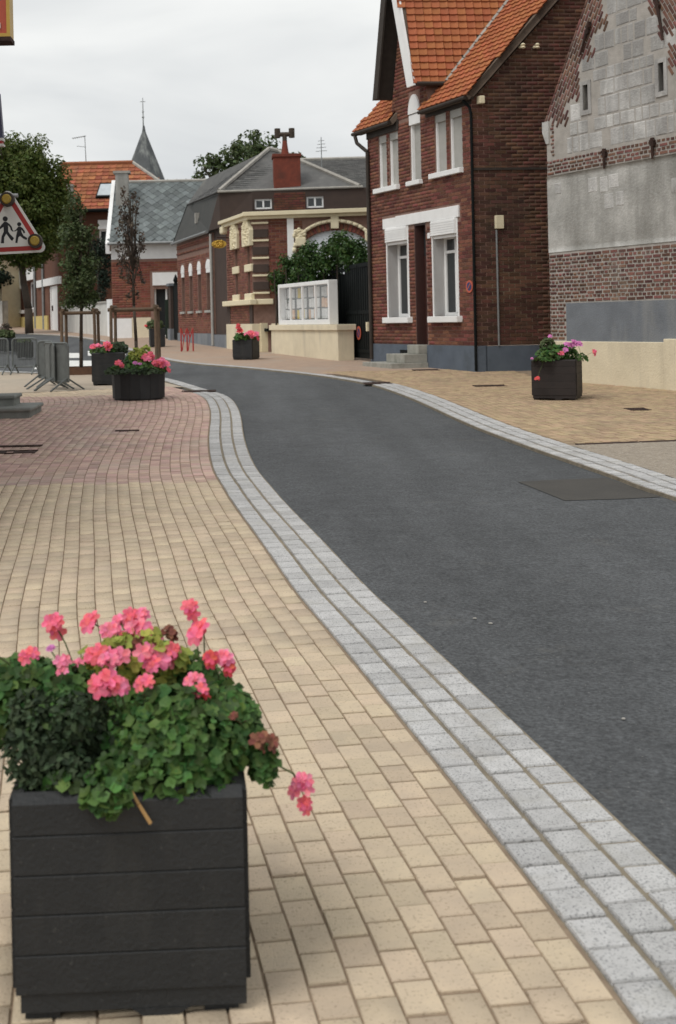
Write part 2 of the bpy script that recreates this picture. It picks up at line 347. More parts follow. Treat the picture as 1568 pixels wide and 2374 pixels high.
def chamfer_box(ch=.06, zs=.75):
    """unit box x,y in +-.5, z from 0 to 1, worn upper edge"""
    b = MB(); i = .5-ch
    v = [(-.5, -.5, 0), (.5, -.5, 0), (.5, .5, 0), (-.5, .5, 0), (-.5, -.5, zs), (.5, -.5, zs), (.5, .5, zs), (-.5, .5, zs), (-i, -i, 1), (i, -i, 1), (i, i, 1), (-i, i, 1)]
    f = [(0, 1, 5, 4), (1, 2, 6, 5), (2, 3, 7, 6), (3, 0, 4, 7), (4, 5, 9, 8), (5, 6, 10, 9), (6, 7, 11, 10), (7, 4, 8, 11), (8, 9, 10, 11)]
    return b.add(v, f).mesh('piece')
PIECE = chamfer_box(.02, .94); STONE = chamfer_box(.02, .94)
BRICK = chamfer_box(.03)
def tile_mesh():
    """roof tile, x width +-.5, y up the slope +-.5, z out; a shallow pan with a roll on one side"""
    xs = [-.5, -.38, -.2, .15, .33, .5]; zs = [.55, .1, 0, 0, .15, .62]
    b = MB(); v = []
    for y, dz in ((-.56, .55), (.5, -.35)):
        for x, z in zip(xs, zs): v.append((x, y, z+dz))
    for x, z in zip(xs, zs): v.append((x, -.56, z-.25))
    n = 6; f = [(i, i+1, n+i+1, n+i) for i in range(5)]+[(2*n+i, 2*n+i+1, i+1, i) for i in range(5)]
    return b.add(v, f).mesh('tile')
TILE = tile_mesh()
SLATE = MB().add([(-.5, -.55, .9), (.5, -.55, .9), (.5, .5, -.2), (-.5, .5, -.2), (-.5, -.55, .1), (.5, -.55, .1)],
                 [(0, 1, 2, 3), (4, 5, 1, 0), (0, 3, 4), (1, 5, 2)]).mesh('slate')
DIAMOND = MB().add([(0, -.56, 1), (.5, 0, .5), (0, .5, -.1), (-.5, 0, .5), (0, -.56, .2), (.5, 0, -.2), (-.5, 0, -.2)],
                   [(0, 1, 2, 3), (4, 5, 1, 0), (6, 4, 0, 3)]).mesh('diamond_slate')
def inside2(pt, poly):
    c = False; x, y = pt; n = len(poly)
    for i in range(n):
        x1, y1 = poly[i]; x2, y2 = poly[(i+1) % n]
        if (y1 > y) != (y2 > y) and x < (x2-x1)*(y-y1)/(y2-y1)+x1: c = not c
    return c
def tiles_on(poly, tw, th, thick, jitter=.01, stagger=False, lift=.0, diamond=False):
    """matrices of tiles covering a planar roof polygon (3D points)"""
    P = [Vector(p) for p in poly]
    n = Vector((0, 0, 0))
    for i in range(len(P)): n += P[i].cross(P[(i+1) % len(P)])
    n.normalize()
    if n.z < 0: n = -n
    e1 = Vector((0, 0, 1)).cross(n).normalized(); e2 = n.cross(e1)
    if e2.z < 0: e2 = -e2; e1 = -e1
    q = [((p-P[0]).dot(e1), (p-P[0]).dot(e2)) for p in P]
    x0, x1 = min(a for a, _ in q), max(a for a, _ in q); y0, y1 = min(b for _, b in q), max(b for _, b in q)
    out = []; r = 0; y = y0+th*.45
    step = th*.5 if diamond else th
    while y < y1:
        x = x0+tw/2+(tw/2 if (stagger and r % 2) else 0)-tw
        while x < x1+tw:
            if inside2((x, y), q):
                p = P[0]+e1*(x+random.uniform(-jitter, jitter)*tw)+e2*y+n*(lift+random.uniform(0, jitter)*tw)
                a = random.uniform(-jitter, jitter)
                f1 = (e1*math.cos(a)+e2*math.sin(a)); f2 = n.cross(f1)
                if f2.dot(e2) < 0: f2 = -f2
                out.append(basis(p, f1, f2, n, tw*.985, th, thick))
            x += tw
        y += step; r += 1
    return out

# ------------------------------------------------------------------ facade frames
class Fr:
    def __init__(s, p, q, dw=None):
        s.O = Vector((p[0], p[1], 0)); d = Vector((q[0]-p[0], q[1]-p[1], 0)); s.L = d.length; s.du = d.normalized()
        n = Vector((s.du.y, -s.du.x, 0))
        if n.dot(CAM-s.O) < 0: n = -n
        s.n = Vector((n.x, n.y, 0)).normalized(); s.dw = Vector((*dw, 0)).normalized() if dw else -s.n
    def p(s, u, z, w=0): return s.O+s.du*u+s.dw*w+Vector((0, 0, z))
    def box(s, mb, u0, u1, z0, z1, w0, w1):
        c = [s.p(u0, z0, w0), s.p(u1, z0, w0), s.p(u1, z0, w1), s.p(u0, z0, w1)]
        if (c[1]-c[0]).cross(c[2]-c[1]).z < 0: c = c[::-1]
        h = Vector((0, 0, z1-z0)); return mb.hexa(c+[x+h for x in c])
    def part(s, name, m, parent, u0, u1, z0, z1, w0, w1, bevel=0, **k):
        return s.box(MB(), u0, u1, z0, z1, w0, w1).build(name, m, parent, bevel, **k)
    def wall(s, mb, u0, u1, z0, z1, ops, w0, w1):
        us = sorted({u0, u1, *[min(max(o[i], u0), u1) for o in ops for i in (0, 1)]}); zs = sorted({z0, z1, *[min(max(o[i], z0), z1) for o in ops for i in (2, 3)]})
        for j in range(len(zs)-1):
            run = None
            for i in range(len(us)-1):
                uc, zc = (us[i]+us[i+1])/2, (zs[j]+zs[j+1])/2
                solid = not any(o[0] < uc < o[1] and o[2] < zc < o[3] for o in ops)
                if solid: run = (run[0], us[i+1]) if run else (us[i], us[i+1])
                if (not solid or i == len(us)-2) and run: s.box(mb, run[0], run[1], zs[j], zs[j+1], w0, w1); run = None
        return mb
    def bricks(s, u0, u1, z0, z1, ops=(), L=.235, H=.078, gap=.013, proud=.007, rand=.0, edge=None, headers=False):
        """matrices of bricks laid in courses; edge(z) may give (u0,u1) for a gable"""
        out = []; k = 0; z = z0
        while z+H <= z1+.001:
            a, b = edge(z+H/2) if edge else (u0, u1)
            cuts = sorted([(max(o[0], a), min(o[1], b)) for o in ops if o[2] < z+H-.01 and o[3] > z+.01 and o[0] < b and o[1] > a])
            spans = []; c = a
            for x0, x1 in cuts:
                if x0 > c: spans.append((c, x0))
                c = max(c, x1)
            if c < b: spans.append((c, b))
            Lk = L/2 if (headers and k % 2) else L
            for x0, x1 in spans:
                st = math.floor(x0/Lk)*Lk+(Lk/2 if k % 2 else 0)-Lk
                while st < x1:
                    m0, m1 = max(st, x0), min(st+Lk, x1)
                    if m1-m0 > .045:
                        zz = z+H/2+random.uniform(-rand, rand); ln = m1-m0-gap-random.uniform(0, rand*2)
                        p = s.p((m0+m1)/2, zz, 0)-s.n*.02
                        out.append(basis(p, s.du, Vector((0, 0, 1)), s.n, ln, H-gap-random.uniform(0, rand), .02+proud+random.uniform(0, .003+rand*.3)))
                    st += Lk
            z += H; k += 1
        return out
def lumps(mb, c, n, s, rx, rz, r):
    """carved relief: many small rounded bosses"""
    for _ in range(n):
        a = random.uniform(0, 2*math.pi); q = math.sqrt(random.random())
        p = c[0]+c[1]*(q*rx*math.cos(a))+Vector((0, 0, q*rz*math.sin(a)))
        ico(mb, p, r*random.uniform(.6, 1.2), c[1], s)
def ico(mb, p, r, du, n):
    z = Vector((0, 0, 1)); v = [p+n*r]+[p+(du*math.cos(t)+z*math.sin(t))*r*.9+n*r*.35 for t in [i*math.pi/3 for i in range(6)]]+[p+(du*math.cos(t)+z*math.sin(t))*r*1.1-n*r*.3 for t in [i*math.pi/3 for i in range(6)]]
    mb.add(v, [(0, 1+i, 1+(i+1) % 6) for i in range(6)]+[(1+i, 7+i, 7+(i+1) % 6, 1+(i+1) % 6) for i in range(6)])

# ------------------------------------------------------------------ curves in plan
def catmull(P, n=14):
    out = []
    for i in range(len(P)-1):
        p0 = P[max(i-1, 0)]; p1 = P[i]; p2 = P[i+1]; p3 = P[min(i+2, len(P)-1)]
        for k in range(n):
            t = k/n
            out.append(tuple(.5*((2*p1[j])+(-p0[j]+p2[j])*t+(2*p0[j]-5*p1[j]+4*p2[j]-p3[j])*t*t+(-p0[j]+3*p1[j]-3*p2[j]+p3[j])*t**3) for j in (0, 1)))
    out.append(P[-1]); return out
def resample(P, step):
    out = []; d = 0; acc = 0
    for i in range(len(P)-1):
        a, b = Vector(P[i]), Vector(P[i+1]); L = (b-a).length
        while acc <= d+L:
            t = (acc-d)/L; c = a.lerp(b, t); out.append((c, (b-a).normalized())); acc += step
        d += L
    return out
def offset(P, d):
    Q = []
    for i in range(len(P)):
        a = Vector(P[max(i-1, 0)]); b = Vector(P[min(i+1, len(P)-1)]); t = (b-a).normalized()
        Q.append((P[i][0]-t.y*d, P[i][1]+t.x*d))     # positive: to the left of travel
    return Q
LK = catmull([(1.78, -1.5), (1.52, .6), (1.30, 2.78), (1.20, 3.6), (1.07, 4.55), (.868, 5.94), (.735, 6.83), (.575, 8.2), (.405, 9.59), (.301, 10.58), (.212, 11.5), (.153, 12.58), (.114, 13.88),
              (.099, 15.01), (.09, 16.4), (.055, 17.84), (-.045, 19.5), (-.225, 20.63), (-.575, 21.94), (-1.295, 24.6), (-1.95, 26.1), (-3.0, 27.2), (-4.4, 27.75), (-6.4, 29.6), (-9, 32.5), (-14, 37)])
RK = catmull([(4.5, -1.5), (4.2, 2), (3.78, 7), (3.46, 9.6), (3.388, 10.11), (3.338, 10.78), (3.245, 11.64), (3.11, 12.83), (2.933, 14.93), (2.831, 17.6), (2.743, 19.44), (2.499, 21.9), (2.0, 23.91),
              (1.371, 25.6), (.264, 27.9), (-1.2, 30.6), (-2.1, 33.5), (-3.4, 39.04), (-4.75, 45.83), (-7.6, 55), (-11.1, 61.3), (-17, 69), (-30, 82)])

# ------------------------------------------------------------------ ground, road, pavements
gv = []; ys = [-60, -10, 95, 140, 300, 1200]
def gz(y): return g(min(y, 95))-.09
mb = MB()
for i in range(len(ys)-1):
    mb.add([(-900, ys[i], gz(ys[i])), (900, ys[i], gz(ys[i])), (900, ys[i+1], gz(ys[i+1])), (-900, ys[i+1], gz(ys[i+1]))], [(0, 1, 2, 3)])
mb.build('ground', 'ground', kind='structure')
def sheet(name, pts, dz, m, parent=None, kind='structure', thick=0):
    P = [Vector((x, y, g(y)+dz)) for x, y in pts]
    ar = sum(P[i].x*P[(i+1) % len(P)].y-P[(i+1) % len(P)].x*P[i].y for i in range(len(P)))
    if ar < 0: P = P[::-1]
    mb = MB()
    if thick: mb.prism(P, (0, 0, -thick))
    else: mb.add(P, [tuple(range(len(P)))])
    return mb.build(name, m, parent, kind=kind)
road = sheet('road', [(-40, -8), (9, -8), (9, 30), (4, 90), (-40, 90)], -.04, 'asphalt')
sheet('road_patch', [(2.485, 10.67), (2.75, 10.72), (3.30, 10.78), (3.40, 9.95), (3.42, 9.74), (3.1, 9.69), (2.627, 9.67)], -.036, 'patch')
inner = offset(LK, .42); outerR = offset(RK, -.44)
left_pave = sheet('left_pavement', inner+[(-14, 36), (-14, -6), (1.4, -6)], -.0065, 'joint', thick=.06)
right_pave = sheet('right_pavement', [p for p in outerR if p[1] < 26]+[(14, 26.4), (14, -6), (5, -6)], -.0065, 'joint', thick=.06)
far_side = [p for p in offset(RK, -.2) if p[1] > 25.0]
sheet('far_pavement', far_side+[(-30, 95), (8, 95), (14, 40), (14, 25.0)], -.004, 'farpave', thick=.06)
wedge = [p for p in offset(RK, -.42) if 3 < p[1] < 12.80]
sheet('gravel_pavement', wedge+[(4.7, 12.93), (9, 13.4), (9, 3)], .004, 'gravelpave')
mb = MB(); 
for (x0, y0), (x1, y1) in (((3.62, 12.82), (4.3, 12.90)), ((4.33, 12.90), (5.2, 13.0)), ((5.23, 13.0), (8.5, 13.4))):
    mb.hexa([(x0, y0-.05, g(y0)-.02), (x1, y1-.05, g(y1)-.02), (x1, y1+.05, g(y1)-.02), (x0, y0+.05, g(y0)-.02), (x0, y0-.05, g(y0)+.008), (x1, y1-.05, g(y1)+.008), (x1, y1+.05, g(y1)+.008), (x0, y0+.05, g(y0)+.008)])
mb.build('drain_channel', 'iron', label='narrow dark drainage channel crossing the right pavement', cat='drain')

def row_stones(path, off, width, length, y0, y1, dz, phase=0., gap=.012, deep=.1, wg=1.9):
    out = []
    for c, t in resample(offset(path, off), length):
        if not (y0 <= c.y <= y1): continue
        c = c+t*length*phase
        T = Vector((t.x, t.y, .021*t.y)).normalized(); Nn = Vector((0, -.021, 1)).normalized(); B = Nn.cross(T)
        a = random.uniform(-.012, .012); T2 = T*math.cos(a)+B*math.sin(a); B2 = Nn.cross(T2)
        p = Vector((c.x, c.y, g(c.y)+dz-deep+random.uniform(-.003, .003)))
        out.append(basis(p, T2, B2, Nn, length-gap-random.uniform(0, .004), width-gap*(wg if gap > .01 else .62)-random.uniform(0, .0025), deep))
    return out
# granite kerb, three rows of setts on each side
def kerb(name, path, sign, y0, y1, rows=3, w=.142):
    o = sheet(name, [p for p in path if y0-.3 <= p[1] <= y1+.3]+[p for p in offset(path, sign*w*rows) if y0-.3 <= p[1] <= y1+.3][::-1], -.009, 'mortarK', thick=.05)
    mats = []
    for r in range(rows):
        mats += row_stones(path, sign*(w*(r+.5)), w, .15, y0, y1, .004 if r else -.002, .5*(r % 2)+.13*r)
    pieces(o, 'kerb_stone', STONE, mats, 'granite', 'kerb_stones')
    return o
kerb('left_kerb', [p for p in LK if -1.6 < p[1] < 21.2], 1, -1.2, 20.95)
kerb('corner_kerb', [p for p in LK if 20.5 < p[1] < 31], 1, 21.25, 30, rows=2, w=.13)
kerb('right_kerb', [p for p in RK if -1.6 < p[1] < 22.3], -1, -1.2, 21.9)
kerb('far_kerb', [p for p in RK if 22.0 < p[1] < 62], -1, 22.3, 60, rows=1, w=.20)
# block paving
def paving(parent, cols, path, sign, start, y0, y1, keep, wdt=.1005, length=.138):
    out = {}
    base = [p for p in path if y0-2 < p[1] < y1+2]
    for i in range(cols):
        for M_ in row_stones(base, sign*(start+wdt*(i+.5)), wdt, length, y0, y1, .0, (.5 if i % 2 else 0)+random.uniform(-.06, .06), .0084, .05):
            k = keep(M_.translation.x, M_.translation.y)
            if k: out.setdefault(k, []).append(M_)
    return out
def keepL(x, y):
    if y > 20.7+.02*math.sin(x*3) and x < -.95: return 'paver' if x < -1.6 else 'paverP'
    if x < -5.2: return None
    return 'paver' if y < 10.87 else 'paverP'
LB = catmull([(1.70, -1.5), (1.52, .6), (1.30, 2.78), (1.20, 3.6), (1.07, 4.55), (.868, 5.94), (.735, 6.83), (.575, 8.2), (.405, 9.59), (.301, 10.58), (.212, 11.5), (.153, 12.58), (.114, 13.88),
              (.099, 15.01), (.09, 16.4), (.055, 17.84), (-.045, 19.5), (-.225, 20.7), (-.50, 21.7), (-.8, 22.6)])
pv = paving(left_pave, 50, LB, 1, .431, .9, 22.4, keepL)
pieces(left_pave, 'paver', PIECE, pv['paver'], 'paver', 'beige_pavers')
pieces(left_pave, 'pink_paver', PIECE, pv['paverP'], 'paverP', 'pink_pavers')
sheet('beige_forecourt', [(-1.6, 22.3), (-.95, 22.3), (-1.6, 24.4), (-2.3, 26.0), (-3.2, 26.7), (-4.6, 27.3), (-6.6, 29.2), (-13, 35), (-13, 21.5), (-5, 21.5)], -.003, mat('forecourt_paving', (.46, .385, .30), (.40, .335, .265), 7, .9, .4, 70, 0, stain=(.36, .315, .255), ssc=.8, sth=.5))
def keepR(x, y):
    if y < 12.95+(x-3.6)*.1: return None
    if y > 22.06-2.25*(x-5.8)+.1 and x > 5.7: return None
    return 'p'
pv = paving(right_pave, 60, RK, -1, .455, 9.5, 25.6, keepR)
pieces(right_pave, 'paver', PIECE, pv['p'], 'paverR', 'sand_pavers')
# crosswalk
cw = sheet('crosswalk', [(-3.98, 29.2), (-3.41, 29.0), (-3.89, 33.1), (-4.54, 33.4)], -.034, 'roadwhite')
for q in ([(-4.82, 34.9), (-4.44, 34.8), (-4.84, 37.9), (-5.25, 38.1)], [(-4.34, 36), (-3.87, 35.8), (-4.22, 39.1), (-4.74, 39.3)], [(-3.64, 36.2), (-3.2, 36), (-3.5, 38.6), (-3.97, 38.8)],
          [(-4.9, 29.6), (-4.4, 29.4), (-4.95, 33.5), (-5.4, 33.7)]):
    sheet('stripe', q, -.034, 'roadwhite', cw, None)
# flush covers
def cover(x, y, w, d, label, m='iron'):
    mb = MB()
    n = 5
    mb.box(-w/2, w/2, -d/2, -d/2+.03, 0, .014); mb.box(-w/2, w/2, d/2-.03, d/2, 0, .014); mb.box(-w/2, w/2, -d/2+.03, d/2-.03, 0, .006)
    for i in range(n): 
        a = -w/2+w*(i+.5)/n; mb.box(a-.02, a+.02, -d/2+.032, d/2-.032, .006, .012)
    o = mb.build('drain_cover', m, label=label, cat='drain cover'); o.location = (x, y, g(y)-.004); o.rotation_euler = (math.atan(.021), 0, 0)
    return o
cover(4.42, 20.9, .55, .28, 'dark iron cover in the sandy pavement behind the right planter')
cover(4.05, 25.5, .55, .3, 'iron grating at the foot of the red house near its corner')
cover(5.45, 16.35, .28, .3, 'small iron cover in front of the cream plinth')
cover(-1.35, 15.1, .3, .10, 'thin iron cover in the pink paving')
cover(-2.56, 13.74, .72, .12, 'thin dark slot drain at the left edge of the pink paving, the farther of two')
cover(-2.56, 13.22, .76, .24, 'wide dark slot drain at the left edge of the pink paving, the nearer of two')
cover(2.62, 22.1, .5, .4, 'iron gully grating between the two right kerbs')
cover(-.62, 21.15, .6, .3, 'iron gully grating where the left kerb bends')

# ------------------------------------------------------------------ building helpers
def window(fr, parent, u0, u1, z0, z1, depth, fw=.06, fm='white', gm='glass', bars=1, trans=None, name='window', sill=None, curtain=False):
    """frame and panes set back in an opening"""
    w = fr.box(MB(), u0, u1, z0, z0+fw, depth, depth+.06)
    fr.box(w, u0, u1, z1-fw, z1, depth, depth+.06); fr.box(w, u0, u0+fw, z0+fw, z1-fw, depth, depth+.06); fr.box(w, u1-fw, u1, z0+fw, z1-fw, depth, depth+.06)
    for i in range(bars):
        c = u0+(u1-u0)*(i+1)/(bars+1); fr.box(w, c-fw*.55, c+fw*.55, z0+fw, z1-fw, depth-.008, depth+.06)
    zs = [z0+fw, z1-fw]
    if trans: fr.box(w, u0+fw, u1-fw, trans-fw*.4, trans+fw*.4, depth-.005, depth+.058); zs = [z0+fw, trans, z1-fw]
    o = w.build(name, fm, parent)
    us = [u0]+[u0+(u1-u0)*(i+1)/(bars+1) for i in range(bars)]+[u1]
    for i in range(bars+1):
        for j in range(len(zs)-1):
            fr.part('pane', gm, o, us[i]+fw*.5, us[i+1]-fw*.5, zs[j]+.005, zs[j+1]-.005, depth+.03, depth+.04)
    if curtain: fr.part('curtain', 'curtain', o, u0+fw, u1-fw, z0+fw, z1-fw, depth+.10, depth+.11)
    return o
def solid(name, m, parent, faces, **k):
    mb = MB(); idx = {}; V = []; F = []
    for f in faces:
        t = []
        for p in f:
            q = tuple(round(c, 4) for c in p)
            if q not in idx: idx[q] = len(V); V.append(q)
            t.append(idx[q])
        F.append(tuple(t))
    return mb.add(V, F).build(name, m, parent, **k)
Z = Vector((0, 0, 1))

# ------------------------------------------------------------------ red brick corner house
hO, hQ = (4.959, 24.61), (3.31, 28.83)
H = Fr(hO, hQ, dw=(.995, .1)); HS = Fr(hO, (hO[0]+.995*8, hO[1]+.8), dw=tuple(H.du[:2]))
house = root('brick_house', (*hO, g(24.6)), 'red brick corner house with orange tiled roof, white lintel and blue-grey plinth', 'house')
LH = H.L
ops = [(.64, 1.62, 1.60, 3.66), (2.70, 3.66, 1.60, 3.66), (1.92, 2.42, .98, 3.66),
       (.37, .86, 4.67, 5.92), (.99, 1.46, 4.67, 5.92), (2.05, 2.53, 4.62, 6.13), (3.06, 3.48, 4.62, 5.84), (3.60, 3.99, 4.62, 5.84)]
EZ = 6.05
mb = H.wall(MB(), 0, LH, .98, EZ, ops, 0, .30)
# gable front above the eave, apex out of sight
def gable_edge(z): return (1.80+.284*(z-6.65)*1.0, 3.25-.228*(z-6.65)) if z > EZ else (0, LH)
AZ = 9.35
a0, a1 = gable_edge(EZ+.001); b0, b1 = gable_edge(AZ)
gopen = [(2.05, 2.53, 6.05, 6.13)]
mb.prism([H.p(a0, EZ), H.p(2.05, EZ), H.p(2.05, 6.13), H.p(2.53, 6.13), H.p(2.53, EZ), H.p(a1, EZ), H.p(b1, AZ), H.p(b0, AZ)][::-1], H.dw*.28)
wall = mb.build('front_wall', 'mortar', house)
bm = H.bricks(0, LH, .99, EZ-.01, [(.50, 3.84, 3.63, 3.92)]+ops)
ag = [(2.05, 2.53, 6.0, 6.55)]
bm += H.bricks(0, 0, 6.06, AZ, ag, edge=gable_edge)
pieces(wall, 'brick', BRICK, bm, 'brick', 'facade_bricks')
# side wall with its gable (ridge parallel to the street)
SW = 7.0; RT = 1.09
def side_edge(z): return (max(0, (z-6.05)/RT), SW) if z > 6.0 else (0, SW)
mb = HS.wall(MB(), .30, SW, .98, 6.0, [], 0, .28)
mb.prism([HS.p(.02, 6.0), HS.p(SW, 6.0), HS.p(SW, 6.0), HS.p(3.5, 6.0+3.5*RT-.06)], HS.dw*.28)
side = mb.build('side_wall', 'mortarD', house)
sb = HS.bricks(0, 0, .99, 9.9, (), edge=lambda z: side_edge(z) if z < 6.0 else ((z-6.0)/RT+.03, SW-(z-6.0)/RT), rand=.002)
pieces(side, 'brick', BRICK, sb, 'brickD', 'side_bricks')
HS.part('belt_course', 'wood', house, -.012, SW, 4.56, 4.61, -.025, .01)
# plinth
H.box(MB(), -.03, 1.92, .3, .98, -.03, .2).build('plinth', 'plinth', house); H.box(MB(), 2.42, LH, .3, .985, -.03, .2).build('plinth', 'plinth', house)
H.part('plinth', 'plinth', house, 1.92, 2.42, .3, .90, .02, .2)
HS.part('plinth', 'plinth', house, .17, SW, .3, .97, -.03, .2)
# lintel band, window boxes, shutters, sills
H.part('lintel', 'white', house, .54, 3.20, 3.66, 3.905, -.035, .12, .008); H.part('lintel', 'white', house, 3.205, 3.81, 3.65, 3.885, -.035, .12, .008)
for u0, u1 in ((.64, 1.62), (2.70, 3.66)):
    o = MB(); H.box(o, u0-.035, u0, 1.6, 3.66, -.02, .30); H.box(o, u1, u1+.035, 1.6, 3.66, -.02, .30); 
    H.box(o, u0, u1, 3.60, 3.66, .02, .30)
    sur = o.build('window_surround', 'white', house, .004)
    sh = H.part('shutter_box', 'white', house, u0+.002, u1-.002, 3.33, 3.655, -.055, .18, .006)
    sl_ = MB()
    for k in range(6): H.box(sl_, u0+.004, u1-.004, 3.34+k*.05, 3.375+k*.05, -.064, -.05)
    sl_.build('slat_ribs', 'white', sh)
    H.part('bottom_rail', 'white', sh, u0+.003, u1-.003, 3.265, 3.325, .0, .05, .004)
    H.part('sill', 'white', house, u0-.14, u1+.08, 1.47, 1.60, -.13, .30, .01)
    wn = window(H, house, u0, u1, 1.605, 3.33, .235, .075, trans=2.98, bars=1)
    H.part('curtain', 'curtain', wn, u0+.10, u1-.10, 1.72, 2.9, .32, .33)
# upstairs: closed roller shutters
for k, (u0, u1, z0, z1) in enumerate(ops[3:]):
    if k == 2:
        f = MB(); H.box(f, u0, u0+.05, z0, z1-.05, .03, .14); H.box(f, u1-.05, u1, z0, z1-.05, .03, .14); 
        o = f.build('window', 'white', house)
        H.part('roller_shutter', 'shutter', o, u0+.05, u1-.05, z0, z1-.25, .09, .12)
        H.part('shutter_box', 'white', o, u0+.002, u1-.002, z1-.26, z1-.04, -.01, .14)
        arc = [H.p((u0+u1)/2+math.cos(t)*(u1-u0)/2, z1-.02+math.sin(t)*.42, -.03) for t in [math.pi*i/14 for i in range(15)]]
        MB().prism(arc, H.dw*.2).build('arch_panel', 'white', o)
        H.part('sill', 'white', house, u0-.05, u1+.06, z0-.10, z0, -.09, .15, .008)
    else:
        f = MB(); H.box(f, u0, u0+.04, z0, z1, .03, .14); H.box(f, u1-.04, u1, z0, z1, .03, .14)
        o = f.build('window', 'white', house)
        H.part('roller_shutter', 'shutter', o, u0+.04, u1-.04, z0, z1-.16, .07, .10)
        H.part('shutter_box', 'shutter', o, u0+.003, u1-.003, z1-.17, z1, .02, .13)
H.part('sill', 'white', house, .34, 1.58, 4.56, 4.67, -.10, .15, .008); H.part('sill', 'white', house, 3.0, 4.12, 4.51, 4.62, -.10, .15, .008)
# door and steps
dr = H.part('door', 'door', house, 1.95, 2.39, .98, 3.62, .20, .25)
fr_ = H.box(MB(), 1.92, 1.95, .985, 3.655, .004, .26); H.box(fr_, 2.39, 2.42, .985, 3.655, .004, .26); H.box(fr_, 1.95, 2.39, 3.62, 3.655, .004, .26); fr_.build('door_frame', 'door', dr)
for z0, z1 in ((1.1, 1.75), (1.85, 2.6)): H.part('door_panel', 'door', dr, 1.99, 2.35, z0, z1, .185, .21, .01)
H.part('transom', 'glass', dr, 1.97, 2.37, 2.95, 3.5, .19, .205)
H.part('number_plate', 'white', house, 1.72, 1.82, 3.30, 3.42, -.02, .01)
H.part('vent', 'black', house, 2.78, 3.10, .72, .86, -.04, .0)
st = root('entrance_steps', (*H.p(2.2, 0, -.4).to_2d(), g(25.9)), 'three worn grey stone steps up to the brown house door', 'steps')
H.part('step', 'oldstone', st, 1.86, 3.22, .40, .60, -.86, -.035, .012); H.part('step', 'oldstone', st, 1.90, 2.72, .60, .79, -.55, -.035, .012)
H.part('step', 'oldstone', st, 1.92, 2.42, .79, .985, -.22, .018, .012)
# no parking disc on the corner
def no_parking(name, fr, u, z, r, label, w=-.03):
    b = root(name, fr.p(u, z, w), label, 'sign')
    def disc(rr, w0, w1, m, nm):
        P = [fr.p(u+math.cos(t)*rr, z+math.sin(t)*rr, 0)+fr.n*w0 for t in [2*math.pi*i/28 for i in range(28)]]
        MB().prism(P, fr.n*(w1-w0)).build(nm, m, b)
    disc(r, .012-w-.03, .022-w-.03, 'signorange', 'ring'); disc(r*.66, .0225-w-.03, .026-w-.03, 'blueenam', 'centre')
    a = r*.62; c = fr.n*(.027-w-.03)
    P = [fr.p(u, z)+c+(fr.du*x+Z*y) for x, y in ((-a*.8, a*.6), (-a*.6, a*.8), (a*.8, -a*.6), (a*.6, -a*.8))]
    MB().prism([P[0], P[1], P[2], P[3]], fr.n*.003).build('slash', 'signorange', b)
no_parking('no_parking_sign', H, .20, 2.20, .13, 'round no-parking disc on the red brick facade beside its near corner')
# main roof and cross gable
EV = -.17   # overhang of the eave
def mr(u, w): return H.p(u, 6.03+(w-0)*RT*.998, w)
ridge_w = 3.55
cross = lambda z: 1.62+.284*(z-6.66)          # right edge of the cross gable roof at height z
def main_slope(u, w): return H.p(u, 6.27+w*RT, w)
zc = 6.66; wv = (zc-6.27)/RT                  # where the cross gable eave meets the main slope
ztop = 6.27+ridge_w*RT
vt = cross(ztop)
right_slope = [main_slope(-.12, EV), main_slope(2.16, EV), main_slope(2.16-.02, -.02), main_slope(cross(zc)+.0, .0), main_slope(cross(zc), wv), main_slope(vt, ridge_w), main_slope(-.12, ridge_w)]
right_slope = [main_slope(-.12, EV), main_slope(1.78, EV), main_slope(1.78, -.02), main_slope(cross(zc), .12), main_slope(cross(zc), wv), main_slope(vt, ridge_w), main_slope(-.12, ridge_w)]
rf = MB().prism(right_slope, -Z*.10+H.dw*.06).build('roof', 'verge', house)
pieces(rf, 'roof_tile', TILE, tiles_on(right_slope, .20, .17, .035, .02, lift=.012), 'tile', 'slope_tiles')
crossp = [H.p(cross(zc), zc, -.34), H.p(cross(zc), zc, wv), H.p(vt, ztop, ridge_w), H.p(cross(AZ+.3), AZ+.3, 3.0), H.p(cross(AZ+.3), AZ+.3, -.34)]
crossp = [H.p(cross(zc), zc, -.34), H.p(cross(zc), zc, wv), H.p(cross(AZ+.3), AZ+.3, (AZ+.3-6.27)/RT), H.p(cross(AZ+.3), AZ+.3, -.34)]
cf = MB().prism(crossp, H.du*.10-Z*.0).build('cross_roof', 'verge', house)
pieces(cf, 'roof_tile', TILE, tiles_on(crossp, .19, .165, .035, .02, lift=.012), 'tile', 'cross_tiles')
# valley, gutter of the cross roof
mb = MB(); p0 = H.p(cross(zc)-.03, zc+.02, wv); p1 = H.p(cross(AZ+.3)-.03, AZ+.32, (AZ+.3-6.27)/RT)
nseg = 17
for i in range(nseg):
    a = p0.lerp(p1, i/nseg); c = p0.lerp(p1, (i+.9)/nseg); mb.tube(a, c, .055, .05, 6)
mb.build('valley', 'ridge', house)
MB().tube(H.p(cross(zc)-.04, zc-.03, -.30), H.p(cross(zc)-.04, zc-.03, wv+.08), .05).build('gutter', 'wood', house)
